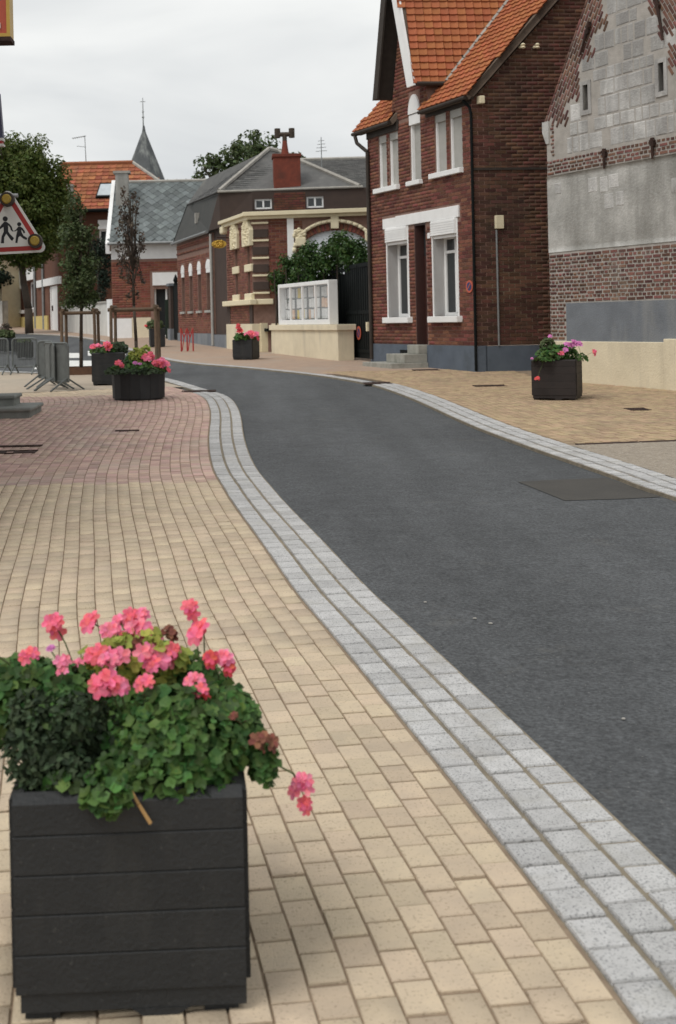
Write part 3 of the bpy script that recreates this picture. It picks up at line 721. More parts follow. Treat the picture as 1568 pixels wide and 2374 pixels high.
# white bargeboard and dark soffit side of the gable front
def barge(side, m, nm, w0, w1, wd):
    f = (lambda z: 1.60+.284*(z-6.66)) if side > 0 else (lambda z: 3.46-.228*(z-6.66))
    s = 1 if side > 0 else -1
    P = [H.p(f(6.60), 6.60, w0), H.p(f(AZ+.3), AZ+.3, w0), H.p(f(AZ+.3)+s*wd, AZ+.3, w0), H.p(f(6.60)+s*wd, 6.60, w0)]
    return MB().prism(P, H.dw*(w1-w0)).build(nm, m, house)
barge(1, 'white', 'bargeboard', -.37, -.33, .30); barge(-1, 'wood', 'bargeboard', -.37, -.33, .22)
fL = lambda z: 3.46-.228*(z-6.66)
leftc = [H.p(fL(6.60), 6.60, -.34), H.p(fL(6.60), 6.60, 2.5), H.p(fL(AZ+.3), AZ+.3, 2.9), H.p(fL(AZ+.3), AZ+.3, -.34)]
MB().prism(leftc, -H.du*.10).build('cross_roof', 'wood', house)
left_slope = [main_slope(3.02, EV), main_slope(4.92, EV), main_slope(4.92, ridge_w), main_slope(3.0, ridge_w), main_slope(3.30, .5), main_slope(3.30, 0), main_slope(3.02, 0)]
left_slope = [main_slope(3.05, EV), main_slope(4.88, EV), main_slope(4.88, ridge_w), main_slope(3.05, ridge_w)]
lf = MB().prism(left_slope, -Z*.10+H.dw*.06).build('roof', 'verge', house)
pieces(lf, 'roof_tile', TILE, tiles_on(left_slope, .20, .17, .035, .02, lift=.012), 'tile', 'left_tiles')
back = [main_slope(-.12, ridge_w), main_slope(4.88, ridge_w), H.p(4.88, 5.9, 7.3), H.p(-.12, 5.9, 7.3)]
MB().prism(back, -Z*.1).build('rear_roof', 'tile', house)
# verge board on the side gable, eave boards, gutters, pipes
q = [HS.p(-.17, 6.08, -.12), HS.p(3.55, 6.25+3.55*RT, -.12), HS.p(3.55, 6.25+3.55*RT-.20, -.12), HS.p(-.02, 6.04, -.12)]
MB().prism(q, HS.dw*.12).build('verge_board', 'verge', house)
H.part('soffit', 'wood', house, -.10, 1.78, 6.0, 6.03, -.15, .0); H.part('soffit', 'wood', house, 3.2, 4.86, 6.0, 6.03, -.15, .0)
H.part('fascia', 'wood', house, .0, 1.78, 5.92, 6.1, -.03, .02); H.part('fascia', 'wood', house, 3.0, LH, 5.85, 6.1, -.03, .02)
def gutter(parent, pts, r=.06, m='wood', name='gutter'): return MB().path(pts, r, 8).build(name, m, parent)
gutter(house, [H.p(-.10, 6.03, -.19), H.p(1.76, 6.03, -.19)], .04); gutter(house, [H.p(3.07, 6.03, -.19), H.p(4.90, 6.03, -.19)], .045)
gutter(house, [H.p(4.78, 6.0, -.19), H.p(4.72, 5.80, -.17), H.p(LH-.10, 5.55, -.06), H.p(LH-.10, .62, -.06)], .045, 'wood', 'downpipe')
gutter(house, [H.p(.03, 6.0, -.17), H.p(-.01, 5.85, -.05), H.p(-.03, 5.7, -.03), H.p(-.03, .47, -.04)], .03, 'black', 'downpipe')
# things fixed to the side wall
bx = root('meter_box', HS.p(.49, 3.3, -.1), 'cream meter box with grey conduit on the dark brick side wall', 'meter box')
HS.part('box', 'creamP', bx, .42, .59, 3.36, 3.63, -.07, -.008, .01); MB().tube(HS.p(.45, 3.34, -.03), HS.p(.45, .97, -.03), .022).build('conduit', 'zinc', bx)
bx = HS.part('wall_lamp', 'creamP', None, .10, .21, 5.90, 6.06, -.14, -.01, .015); tag(bx, 'small cream lamp housing under the roof verge of the brick house', 'lamp')
for u in (1.02, 1.32):
    b = MB(); c = HS.p(u, 7.06, -.03); b.tube(c-HS.dw*.0, c-HS.dw*.12, .03); b.lathe([(.03, -.05), (.055, -.03), (.03, 0), (.055, .03), (.02, .06)], c-HS.dw*.12, 8)
    tag(b.build('insulator', 'creamP'), 'pale ceramic insulator on the dark side wall, %s of the two' % ('nearer the roof verge' if u < 1.2 else 'farther from the roof verge'), 'insulator', 'insulators on the side wall')

# ------------------------------------------------------------------ stone gable building on the right
S = Fr((5.806, 22.06), (6.972, 19.44)); SL = 5.7
stone = root('stone_barn', (5.806, 22.06, g(22)), 'old pale stone gable with brick bands, grey cement strip and cream plinth', 'building')
mid = SL/2
def rake(z):  # left edge of the gable
    return 0 if z < 5.12 else (z-5.12)*.62
slits = [(1.02, 1.15, 5.14, 5.58), (2.83, 2.95, 5.14, 5.60)]
mb = S.wall(MB(), 0, SL, .2, 5.12, [], 0, .5)
mb2 = S.wall(MB(), .30, SL-.30, 5.12, 5.62, slits, 0, .5)
top = [S.p(.30, 5.62), S.p(.30, 5.604), S.p(mid, 5.12+mid/.62), S.p(SL-.30, 5.604), S.p(SL-.3, 5.62)]
mb.v += []; core = MB(); core.v = mb.v[:]; core.f = mb.f[:]; core.add(mb2.v, mb2.f)
core.prism([S.p(.31, 5.62), S.p(SL-.31, 5.62), S.p(mid, 5.12+mid/.62)][::-1], S.dw*.5)
core.prism([S.p(0, 5.12), S.p(.30, 5.12), S.p(.30, 5.604)][::-1], S.dw*.5); core.prism([S.p(SL, 5.12), S.p(SL-.30, 5.604), S.p(SL-.30, 5.12)][::-1], S.dw*.5)
cw_ = core.build('wall', 'mortarO', stone)
S.part('slit_back', 'black', stone, .95, 1.2, 5.1, 5.62, .3, .32); S.part('slit_back', 'black', stone, 2.78, 3.0, 5.1, 5.62, .3, .32)
for s0 in slits:
    f = MB(); u0, u1, z0, z1 = s0; S.box(f, u0-.07, u0, z0-.08, z1+.07, -.02, .1); S.box(f, u1, u1+.07, z0-.08, z1+.07, -.02, .1); S.box(f, u0, u1, z1, z1+.07, -.02, .1); S.box(f, u0, u1, z0-.08, z0, -.02, .1)
    f.build('slit_frame', 'chalk', stone)
# brick zones : two level bands, quoin strip, and tumbled triangles along the rakes
low = S.bricks(0, SL, 1.80, 2.70, (), L=.20, H=.0675, gap=.022, rand=.006, headers=True) + S.bricks(0, .44, 1.12, 1.80, (), L=.20, H=.0675, gap=.024, rand=.006, headers=True)
up = S.bricks(0, SL, 4.12, 4.42, (), L=.20, H=.0675, gap=.022, rand=.006, headers=True)
up += S.bricks(.10, .22, 4.45, 5.10, (), L=.14, H=.0675, gap=.02, rand=.006)
tris = [[(1.12, 7.02), (1.50, 6.98), (1.72, 6.46), (.78, 6.44)], [(.78, 6.46), (1.26, 6.44), (1.32, 6.00), (.52, 6.06)], [(.52, 6.06), (.94, 6.06), (.98, 5.36), (.10, 5.40)], [(.10, 5.40), (.46, 5.40), (.68, 4.93), (-.04, 5.10)],
        [(1.5, 7.7), (2.0, 7.5), (1.9, 7.05), (1.2, 7.02)]]
right_t = [[(2.70, 6.66), (2.50, 6.44), (3.0, 6.40), (3.02, 6.68)], [(3.02, 6.68), (3.0, 6.40), (2.84, 6.02), (3.4, 6.0), (3.4, 6.7)], [(3.05, 5.85), (3.02, 5.4), (3.6, 5.4), (3.6, 5.9)]]
tum = []
ax = Vector((.62, 1)).normalized(); pr_ = Vector((-ax.y, ax.x))
for T, flip in [(t, 0) for t in tris]+[(t, 1) for t in right_t]:
    A = Vector((-ax.x, ax.y)) if flip else ax; Bp = Vector((-A.y, A.x))
    for i in range(-60, 60):
        for j in range(-140, 140):
            c = A*(i*.20+(.1 if j % 2 else 0))+Bp*(j*.0675)+Vector((1.2, 5.8))
            if inside2((c.x, c.y), T) and not any(s0[0]-.08 < c.x < s0[1]+.08 and s0[2]-.1 < c.y < s0[3]+.08 for s0 in slits):
                p = S.p(c.x, c.y)-S.n*.02
                d1 = S.du*A.x+Z*A.y; d2 = S.du*Bp.x+Z*Bp.y
                tum.append(basis(p, d1, d2, S.n, .186, .050, .028))
pieces(cw_, 'brick', BRICK, low+up+tum, 'brickO', 'wall_bricks')
# ashlar blocks of chalk between the bands
blocks = []
zz = 4.43; k = 0
while zz < 8.6:
    h = [.31, .24, .33, .27, .22, .29][k % 6]
    x0 = max(rake(zz+h), 0)+.02; x = x0; xe = SL-x0
    while x < xe-.05:
        w = random.uniform(.14, .36); w = min(w, xe-x)
        c = (x+w/2, zz+h/2)
        bad = any(inside2(c, T) or inside2((c[0]-w*.4, c[1]), T) or inside2((c[0]+w*.4, c[1]), T) for T in tris+right_t) or any(s0[0]-.07 < c[0]+w/2 and c[0]-w/2 < s0[1]+.07 and s0[2]-.08 < zz+h and zz < s0[3]+.07 for s0 in slits) or (zz < 5.1 and x < .30 and x+w > .08)
        if not bad and random.random() > .07:
            a_ = random.uniform(-.02, .02); blocks.append(basis(S.p(c[0], c[1])-S.n*.02, S.du*math.cos(a_)+Z*math.sin(a_), Z*math.cos(a_)-S.du*math.sin(a_), S.n, w-random.uniform(.012, .035), h-random.uniform(.012, .04), .024+random.uniform(0, .007)))
        x += w
    zz += h; k += 1
for (u, z, w, h) in ((1.22, 3.82, .24, .26), (1.50, 3.80, .20, .28), (1.74, 3.83, .26, .24), (1.62, 3.50, .24, .27), (1.88, 3.52, .2, .25), (.30, 3.86, .18, .2), (3.2, 3.6, .3, .26), (4.1, 3.8, .3, .25)):
    blocks.append(basis(S.p(u, z)-S.n*.02, S.du, Z, S.n, w, h, .038))
pieces(cw_, 'stone_block', chamfer_box(.06), blocks, 'chalk', 'stone_blocks')
gx, gzn = 40, 14; V = []; F_ = []
for j in range(gzn+1):
    for i in range(gx+1):
        zt = 2.715+(4.105-2.715)*j/gzn; V.append(S.p(SL*i/gx, zt)+S.n*(.012+random.uniform(-.003, .004)))
for j in range(gzn):
    for i in range(gx): k0 = j*(gx+1)+i; F_.append((k0, k0+1, k0+gx+2, k0+gx+1))
for i in range(gx+1): V.append(S.p(SL*i/gx, 2.715, .02)); V.append(S.p(SL*i/gx, 4.105, .02))
nb = (gx+1)*(gzn+1)
for i in range(gx): F_.append((i, i+1, nb+2*i+2, nb+2*i)); F_.append((gzn*(gx+1)+i+1, gzn*(gx+1)+i, nb+2*i+1, nb+2*i+3))
MB().add(V, F_).build('plaster_field', 'render', stone, smooth=True)
S.part('cement_strip', 'cement', stone, .455, SL, 1.10, 1.785, -.018, .1)
S.part('plinth', 'cream', stone, -.05, 2.88, .2, 1.105, -.05, .1, .012); S.part('plinth', 'cream', stone, 2.885, SL, .2, 1.16, -.085, .1, .012)
# kneeler stone and wall anchors
f = MB(); f.prism([S.p(-.10, 5.11, -.02), S.p(-.10, 4.92, -.02), S.p(.0, 4.70, -.02), S.p(.08, 4.70, -.02), S.p(.08, 5.11, -.02)], S.dw*.5); f.build('kneeler', 'chalk', stone)
for (u0, z0, u1, z1) in ((1.27, 6.64, 1.01, 6.12), (2.83, 6.75, 2.98, 5.95), (1.56, 4.40, 1.555, 4.06), (2.70, 4.42, 2.69, 4.08)):
    f = MB(); a, b = S.p(u0, z0, -.045), S.p(u1, z1, -.045)
    f.tube(a, b, .035, .018, 6); c = a.lerp(b, .3); f.tube(c+S.dw*.05, c-S.n*-.02, .05, .05, 6); d = a.lerp(b, .15); f.tube(d-S.du*.05, d+S.du*.05, .03, .02, 6)
    f.build('wall_anchor', 'iron', stone)
ro = [S.p(.03, 5.2, .5), S.p(mid, 5.12+mid/.62+.02, .5), S.p(mid, 5.12+mid/.62+.02, 9), S.p(.03, 5.2, 9)]
MB().prism(ro, S.du*.1-Z*.08).build('roof', 'tileF', stone)
ro = [S.p(SL-.03, 5.2, .5), S.p(mid, 5.12+mid/.62+.02, .5), S.p(mid, 5.12+mid/.62+.02, 9), S.p(SL-.03, 5.2, 9)]
MB().prism(ro, -S.du*.1-Z*.08).build('roof', 'tileF', stone)
MB().add([S.p(0, .2, .5), S.p(0, .2, 9), S.p(0, 5.15, 9), S.p(0, 5.15, .5)], [(0, 1, 2, 3)]).add([S.p(.02, .2, .5), S.p(.02, .2, 9), S.p(.02, 5.15, 9), S.p(.02, 5.15, .5)], [(3, 2, 1, 0)]).build('flank_wall', 'render', stone)
S.part('flank_wall', 'render', stone, SL-.3, SL, .2, 5.12, .5, 9)

# ------------------------------------------------------------------ mansard building with the notary's pavilion
Mf = Fr((.6, 35.3), (-2.05, 45.63)); Rf = Fr((.6, 35.3), (4.3, 34.77))
man = root('mansard_building', (.6, 35.3, g(35.3)), 'brick town building with dark mansard roof, cream trimmed corner and tall red chimney', 'building')
ML = Mf.L
wins = [(5.10, 5.93), (6.60, 7.25), (7.98, 8.64), (9.32, 9.98)]
wins = [(a+.1, b-.06) for a, b in wins]
mops = [(a, b, 1.98, 3.42) for a, b in wins]
pav_ops = [(1.62, 1.98, 2.42, 3.04), (1.70, 2.04, 3.26, 3.83), (.16, .47, 2.42, 3.02), (.24, .55, 3.24, 3.81)]
pav_ops = [(1.66, 1.96, 2.40, 3.83), (.22, .50, 2.40, 3.81)]
mb = Mf.wall(MB(), 0, 3.05, .4, 4.6, pav_ops, 0, .3); wp = mb.build('pavilion_wall', 'mortar', man)
mb = Mf.wall(MB(), 4.9, ML, .4, 4.55, mops, 0, .3); wl = mb.build('street_wall', 'mortar', man)
bk = Mf.bricks(4.9, ML, 1.2, 4.0, [(a-.05, b+.05, 1.9, 3.75) for a, b in wins]); bk += Mf.bricks(4.9, ML, 4.10, 4.24, (), proud=.03); bk += Mf.bricks(4.9, ML, 4.3, 4.52, (), proud=.02)
pieces(wl, 'brick', BRICK, bk, mat('street_brick', (.22, .088, .058), (.17, .07, .05), 6, .9, .3, 60, .25, .014), 'street_bricks')
bk = Mf.bricks(.02, 3.0, 2.24, 4.5, pav_ops) + Mf.bricks(.35, 2.6, 1.5, 2.06, (), proud=.02)
pieces(wp, 'brick', BRICK, bk, mat('pavilion_brick', (.21, .085, .058), (.16, .068, .048), 6, .9, .3, 60, .25, .014), 'pavilion_bricks')
Mf.part('plain_wall', 'brown', man, 3.05, 4.9, .4, 4.58, .06, .3)
MB().tube(Mf.p(4.93, 4.5, -.05), Mf.p(4.93, .8, -.05), .05).build('downpipe', 'shutter', man)
for a, b in wins:
    window(Mf, man, a, b, 1.98, 3.42, .14, .05, fm='brown', bars=1)
    arc = [Mf.p((a+b)/2+math.cos(t)*(b-a)/2*1.05, 3.40+math.sin(t)*.30, -.03) for t in [math.pi*i/10 for i in range(11)]]
    MB().prism(arc, Mf.dw*.12).build('arch_panel', 'white', man)
    Mf.part('shutter_box', 'white', man, a+.02, b-.02, 3.25, 3.40, -.02, .1); Mf.part('sill', 'shutter', man, a-.1, b+.1, 1.90, 1.98, -.08, .1)
Mf.part('plinth', 'cement', man, 4.9, ML, .4, 1.19, -.05, .1); Mf.part('plinth', 'cement', man, 2.95, 4.88, .4, 1.16, -.02, .1)
for k, (u0, u1, z0, z1) in enumerate(pav_ops):
    Mf.part('slit_window', 'glass', man, u0, u1, z0, z1, .12, .16)
    c = (u0+u1)/2
    Mf.part('keystone', 'creamP', man, c-.38, c+.38, 3.04, 3.26, -.05, .10, .02); Mf.part('keystone', 'creamP', man, c-.38, c+.38, 2.16, 2.40, -.06, .10, .02)
    # carved cartouche
    P = [Mf.p(c+x, z, -.09) for x, z in ((-.42, 3.80), (.42, 3.80), (.45, 4.25), (.25, 4.50), (.0, 4.66), (-.25, 4.50), (-.45, 4.25))]
    b_ = MB().prism(P, Mf.dw*.12); lumps(b_, (Mf.p(c, 4.2, -.09), Mf.du), 110, Mf.n, .36, .38, .04); b_.build('cartouche', 'creamP', man)
Mf.part('sill_band', 'creamP', man, -.25, 3.1, 2.06, 2.22, -.16, .06, .02); Rf.part('sill_band', 'creamP', man, .07, .62, 2.06, 2.22, -.16, .06, .02)
Mf.part('base', 'cream', man, -.12, 2.95, .4, 1.50, -.08, .2, .01); 
Mf.part('dark_strip', 'brown', man, .0, .30, 1.50, 2.06, -.03, .1); Mf.part('dark_strip', 'brown', man, 2.65, 3.05, 1.50, 2.06, -.02, .1)
cor = MB(); Mf.box(cor, .0, 3.15, 4.55, 4.66, -.12, .1); Mf.box(cor, .0, 3.2, 4.66, 4.76, -.22, .1); cor.build('cornice', 'creamP', man, .01)
Mf.part('scroll', 'creamP', man, 2.85, 3.2, 4.35, 4.6, -.18, .05, .05)
cor = MB(); Rf.box(cor, -.12, 3.9, 4.55, 4.64, -.12, .1); Rf.box(cor, -.22, 3.95, 4.64, 4.76, -.22, .1); cor.build('cornice', 'creamP', man, .01)
# right face
# arch opening
ac, ar, az = 2.43, 1.02, 3.55; rise = .62
def archz(u): 
    t = min(1, abs(u-ac)/ar); return az+rise*math.sqrt(max(0, 1-t*t))
rw = Rf.wall(MB(), 0.02, 1.38, .5, 4.6, [], 0, .3); Rf.box(rw, 3.48, 3.95, .5, 4.6, 0, .3); Rf.box(rw, 1.38, 3.48, 4.22, 4.6, 0, .3)
N_ = 18; pts = [ac-1.05+2.1*i/N_ for i in range(N_+1)]
for i in range(N_):
    a, b = pts[i], pts[i+1]; rw.prism([Rf.p(a, archz(a)), Rf.p(b, archz(b)), Rf.p(b, 4.22), Rf.p(a, 4.22)], Rf.dw*.3)
rwo = rw.build('court_wall', 'mortar', man)
bk = Rf.bricks(.5, 1.05, 2.2, 4.55, (), L=.235) + Rf.bricks(1.25, 3.9, 4.24, 4.52, [(1.5, 3.4, 4.2, 4.5)])
pieces(rwo, 'brick', BRICK, bk, 'brick', 'court_bricks')
for i in range(9): Rf.part('quoin', 'brown' if i % 2 else 'creamP', man, .03+(0 if i % 2 else -.02), .49+(0 if i % 2 else .02), 2.30+i*.255-(.07 if i % 2 else -.07), 2.30+i*.255+(.17 if i % 2 else .125)-.0, -.05 if i % 2 else -.075, .02, .008)
Rf.part('pilaster', 'white', man, 1.055, 1.245, 2.0, 4.545, -.05, .02)
vo = MB()
for i in range(26):
    t = math.pi*(i+.5)/26; u = ac-math.cos(t)*(ar+.02); z = az+math.sin(t)*(rise+.0)
    d = Vector((-math.cos(t), math.sin(t)*1.2)).normalized(); p = Rf.p(u, z)+(Rf.du*d.x+Z*d.y)*.09
    vo_m = basis(p-Rf.n*.02, Rf.du*d.y-Z*d.x, Rf.du*d.x+Z*d.y, Rf.n, .095, .20, .05)
    link('voussoir', BRICK, rwo, mw=vo_m).data = BRICK if BRICK.materials else BRICK
BRICK.materials.append(M['brick'])
am = MB(); prev = None
for i in range(21):
    t = math.pi*i/20; a = Rf.p(ac-math.cos(t)*(ar+.16), az+math.sin(t)*(rise+.26), -.06)
    if prev is not None: am.tube(prev, a, .055, .055, 6)
    prev = a
am.build('arch_moulding', 'creamP', man, smooth=True)
Rf.part('keystone', 'creamP', man, ac-.10, ac+.13, 4.20, 4.56, -.11, .05, .02); Rf.part('arch_corbel', 'creamP', man, 1.30, 1.60, 3.72, 3.98, -.12, .05, .03); Rf.part('arch_corbel', 'creamP', man, 3.3, 3.55, 3.80, 4.10, -.12, .05, .03)
b_ = MB(); lumps(b_, (Rf.p(1.42, 4.05, -.06), Rf.du), 40, Rf.n, .16, .18, .06); b_.build('carved_mask', 'creamP', man)
Rf.part('skylit_panel', mat('skylit_pale_blue', (.72, .76, .80), (.66, .70, .75), 2, .7, .05, 30, 0), man, 1.40, 3.46, .5, 4.35, .06, .12)  # added panel; its skylit blue-white stands for the bright view through the arch
# attic storey
Af = Fr((-.24, 38.55), (4.3, 38.1))
MB().prism([(.6, 35.45, 4.70), (4.2, 34.95, 4.70), (4.35, 38.3, 4.74), (-.22, 38.7, 4.74)], -Z*.08).build('terrace_roof', 'slate', man)
at_ = Af.wall(MB(), .95, 4.9, 4.66, 5.72, [(1.02, 1.57, 5.14, 5.46), (2.67, 3.21, 5.13, 5.49)], 0, .3); ao = at_.build('attic_wall', 'brown', man)
bk = Af.bricks(1.62, 2.64, 4.78, 5.70, (), L=.235) + Af.bricks(.97, 1.0, 4.8, 5.7, ())
pieces(ao, 'brick', BRICK, bk, mat('attic_brick', (.15, .055, .035), (.10, .042, .028), 6, .9, .3, 60, .3, .02), 'attic_bricks')
window(Af, man, 1.02, 1.57, 5.14, 5.46, .05, .05); window(Af, man, 2.67, 3.21, 5.13, 5.49, .05, .05)
BZ = 5.74
KF = Af.p(-.12, BZ, .10); KR = Af.p(4.36, BZ, .0); KL = Mf.p(ML-.15, 6.02, .40)
A1 = Vector((1.36, 41.3, 7.43)); A1b = Vector((1.70, 41.4, 7.36)); A2 = Vector((-.95, 45.2, 6.9))
KFl = Mf.p(3.55, 4.62, -.10); KLl = Mf.p(ML+.1, 4.62, -.12)
MB().prism([Mf.p(4.88, 4.60, -.12), KLl, KL, KF+Vector((-.02, .3, .03))], Mf.dw*.15).build('mansard_slope', 'mansard', man)
MB().prism([Mf.p(4.88, 4.60, -.12), KF+Vector((-.02, .3, .03)), KF, Mf.p(3.5, 4.60, -.06)], Mf.dw*.15).build('mansard_slope', 'brown', man)
MB().prism([Mf.p(3.5, 4.60, -.06), KF, Af.p(.96, BZ, .02), Af.p(.96, 4.62, -.10)], Vector((0, .15, 0))).build('mansard_slope', 'brown', man)
MB().prism([KLl, KLl+Vector((2.6, 1.2, 0)), KL+Vector((2.2, .9, 0)), KL], Vector((0, -.1, 0))).build('mansard_slope', 'mansard', man)
gutter(man, [Mf.p(4.9, 4.57, -.18), Mf.p(ML+.1, 4.55, -.18)], .055, 'zinc')
Mf.part('roof_vent', 'ridge', man, 7.3, 7.42, 5.05, 5.42, -.02, .15)
F1 = [KF, KR, A1b, A1]; F2 = [KL, KF, A1, A2]
ra = MB().prism(F1, -Z*.08).build('upper_roof', 'slate', man)
rb = MB().prism([KL, KF, A1], -Z*.08).build('upper_roof', 'slate', man); MB().prism([KL, A1, A2], -Z*.08).build('upper_roof', 'slate', man)
pieces(ra, 'slate_piece', SLATE, tiles_on(F1, .22, .16, .012, .02, True, .012), 'slate', 'front_slates')
pieces(rb, 'slate_piece', SLATE, tiles_on([KL, KF, A1], .22, .16, .012, .02, True, .012), 'slate', 'left_slates')
MB().prism([KL, A2, A2+Vector((2.5, .6, -1.0)), KL+Vector((2.2, .9, 0))], -Z*.06).build('upper_roof', 'slate', man)
for a, b in ((KF, A1), (KR, A1b), (A1, A1b)): MB().tube(a+Z*.03, b+Z*.03, .075, .075, 6).build('ridge_cap', 'ridge', man)
gutter(man, [KF+Vector((-.05, -.05, .0)), KR+Vector((.1, -.05, 0))], .04, 'ridge', 'eave_trim')
gutter(man, [KL+Vector((0, -.04, 0)), KF+Vector((-.05, -.03, 0))], .03, 'slate', 'eave_trim')
W1, W2, W3, W4 = Vector((3.0, 38.6, 5.6)), Vector((9, 38.2, 5.6)), Vector((9, 43.6, 7.35)), Vector((2.2, 44, 7.38))
rc = MB().prism([W1, W2, W3, W4], -Z*.08).build('wing_roof', 'slate', man)
pieces(rc, 'slate_piece', SLATE, tiles_on([W1, W2, W3, W4], .22, .16, .012, .02, True, .012), 'slate', 'wing_slates', 120)
MB().tube(W3+Z*.03, W4+Z*.03, .07, .07, 6).build('ridge_cap', 'ridge', man)
Af.part('wing_wall', 'brown', man, 4.9, 8.5, .5, 5.6, .2, .4)
ch = root('brick_chimney', (1.85, 38.9, 5.7), 'tall red chimney stack with a T-shaped cowl rising from the slate roof', 'chimney')
b_ = MB().box(1.41, 2.27, 38.55, 39.25, 5.6, 6.80); b_.build('stack', 'terra', ch, .01); MB().box(1.375, 2.305, 38.51, 39.29, 6.80, 6.90).build('cap', 'terra', ch, .01)
MB().lathe([(.13, 0), (.08, .38), (.075, .46)], (1.80, 38.9, 6.90), 10).build('pot', 'terra', ch)
b_ = MB().tube((1.80, 38.9, 7.36), (1.80, 38.9, 7.56), .075).tube((1.58, 38.9, 7.57), (2.02, 38.9, 7.57), .075)
for x in (1.57, 2.03): b_.tube((x, 38.9, 7.46), (x, 38.9, 7.76), .095, .095, 8)
b_.build('cowl', 'bark', ch)
# gilded oval plate hung from the pavilion
gp_ = root('gilded_plaque', Mf.p(2.45, 3.95, -.5), 'gilded oval plaque hanging from the corner pavilion', 'plaque')
MB().path([Mf.p(2.45, 4.2, 0), Mf.p(2.45, 4.2, -.45)], .02).build('bracket', 'iron', gp_)
c = Mf.p(2.45, 4.0, -.38); dd = Vector((.98, -.2, 0)); V = [c+dd*(math.cos(t)*.24)+Z*math.sin(t)*.13 for t in [2*math.pi*i/24 for i in range(24)]]
b_ = MB().prism(V, Vector((.0, .05, 0))); lumps(b_, (c-Vector((0, .01, 0)), dd), 26, Vector((0, -1, 0)), .2, .10, .04); b_.build('plate', 'gold', gp_)
# ------------------------------------------------------------------ cream wall, notice board, gate and hedge
Cw = Fr((2.599, 29.71), (1.066, 34.56))
cwall = root('cream_wall', (2.6, 29.71, g(29.7)), 'low cream rendered wall with thick coping under the notice board', 'wall')
Cw.part('body', 'cream', cwall, .05, 5.0, .3, 1.31, 0, .42); Cw.part('coping', 'cream', cwall, 0, 5.06, 1.31, 1.455, -.05, .47, .012)
Cw.part('pier', 'cream', cwall, 5.06, 5.55, .4, 1.50, .2, .5); Cw.part('pier', 'creamP', cwall, 5.75, 6.0, .4, 1.52, -.05, .4)
Cw.part('letter_slot', 'black', cwall, 5.50, 5.85, 1.27, 1.36, .05, .22)
nb_ = root('notice_board', Cw.p(2.5, 1.46, .15), 'white framed four-pane notice board full of papers standing on the cream wall', 'notice board')
u0, u1, z0, z1 = .63, 4.42, 1.46, 2.585; fb = MB()
Cw.box(fb, u0, u1, z0, z0+.13, .02, .26); Cw.box(fb, u0, u1, z1-.10, z1, .02, .26); Cw.box(fb, u0, u0+.10, z0+.13, z1-.10, .02, .26); Cw.box(fb, u1-.10, u1, z0+.13, z1-.10, .02, .26); Cw.box(fb, u0+.1, u1-.1, z0+.13, z1-.1, .24, .26)
fb.build('frame', 'white', nb_, .008)
for c in (1.63, 2.57, 3.49): Cw.part('mullion', 'white', nb_, c-.03, c+.03, z0+.131, z1-.101, .03, .08)
Cw.part('backing', 'boardback', nb_, u0+.1, u1-.1, z0+.13, z1-.1, .20, .238)
edges = [u0+.10, 1.60, 1.66, 2.54, 2.60, 3.46, 3.52, u1-.10]
for i in range(4):
    a, b = edges[2*i], edges[2*i+1]; Cw.part('pane', 'pane', nb_, a, b, z0+.132, z1-.102, .045, .05)
    for r in range(3):
        x = a+.03
        while x < b-.12:
            w = random.uniform(.17, .24); w = min(w, b-.02-x); zz = z0+.15+r*.285
            Cw.part('paper', random.choice(['paper', 'paper', 'paper', 'paper', 'paperO'] if i != 2 else ['paper', 'paperY', 'paper']), nb_, x, x+w-.02, zz+random.uniform(0, .02), zz+random.uniform(.24, .275), .19, .198)
            x += w
Gt = Fr((2.90, 30.85), (3.33, 28.86))
gate = root('metal_gate', (3.1, 29.9, g(29.9)), 'tall black sheet metal double gate beside the red brick house', 'gate')
for a, b in ((.02, 1.0), (1.02, 2.02)):
    lf_ = Gt.part('gate_leaf', 'black', gate, a, b, g(30)+.05, 2.95, 0, .04)
    for zz in (.75, 1.7, 2.85): Gt.part('rail', 'black', lf_, a+.005, b-.005, zz, zz+.09, -.02, -.001)
    for k in range(6): Gt.part('rib', 'black', lf_, a+.03+k*.17, a+.06+k*.17, .76, 2.84, -.012, -.001)
no_parking('no_parking_sign', Gt, 1.10, 1.235, .17, 'round no-parking disc low on the black metal gate', -.05)
bx = Gt.part('letter_box', 'creamP', None, 1.93, 2.03, 1.28, 1.50, -.13, -.03, .01); tag(bx, 'small cream box at the edge of the black gate', 'box')
fn = root('iron_fence', (1.6, 33.5, g(33)), 'black iron fence behind the notice board', 'fence')
Fn = Fr((2.95, 31.1), (1.25, 35.1))
for k in range(26): MB().tube(Fn.p(.05+k*.17, .6, 0), Fn.p(.05+k*.17, 2.95, 0), .018, .018, 5).build('bar', 'black', fn)
for zz in (.9, 2.8): Fn.part('rail', 'black', fn, 0, 4.35, zz, zz+.06, -.03, .03)
Fn.part('backing_sheet', 'black', fn, 0, 4.35, .6, 2.75, .06, .08)

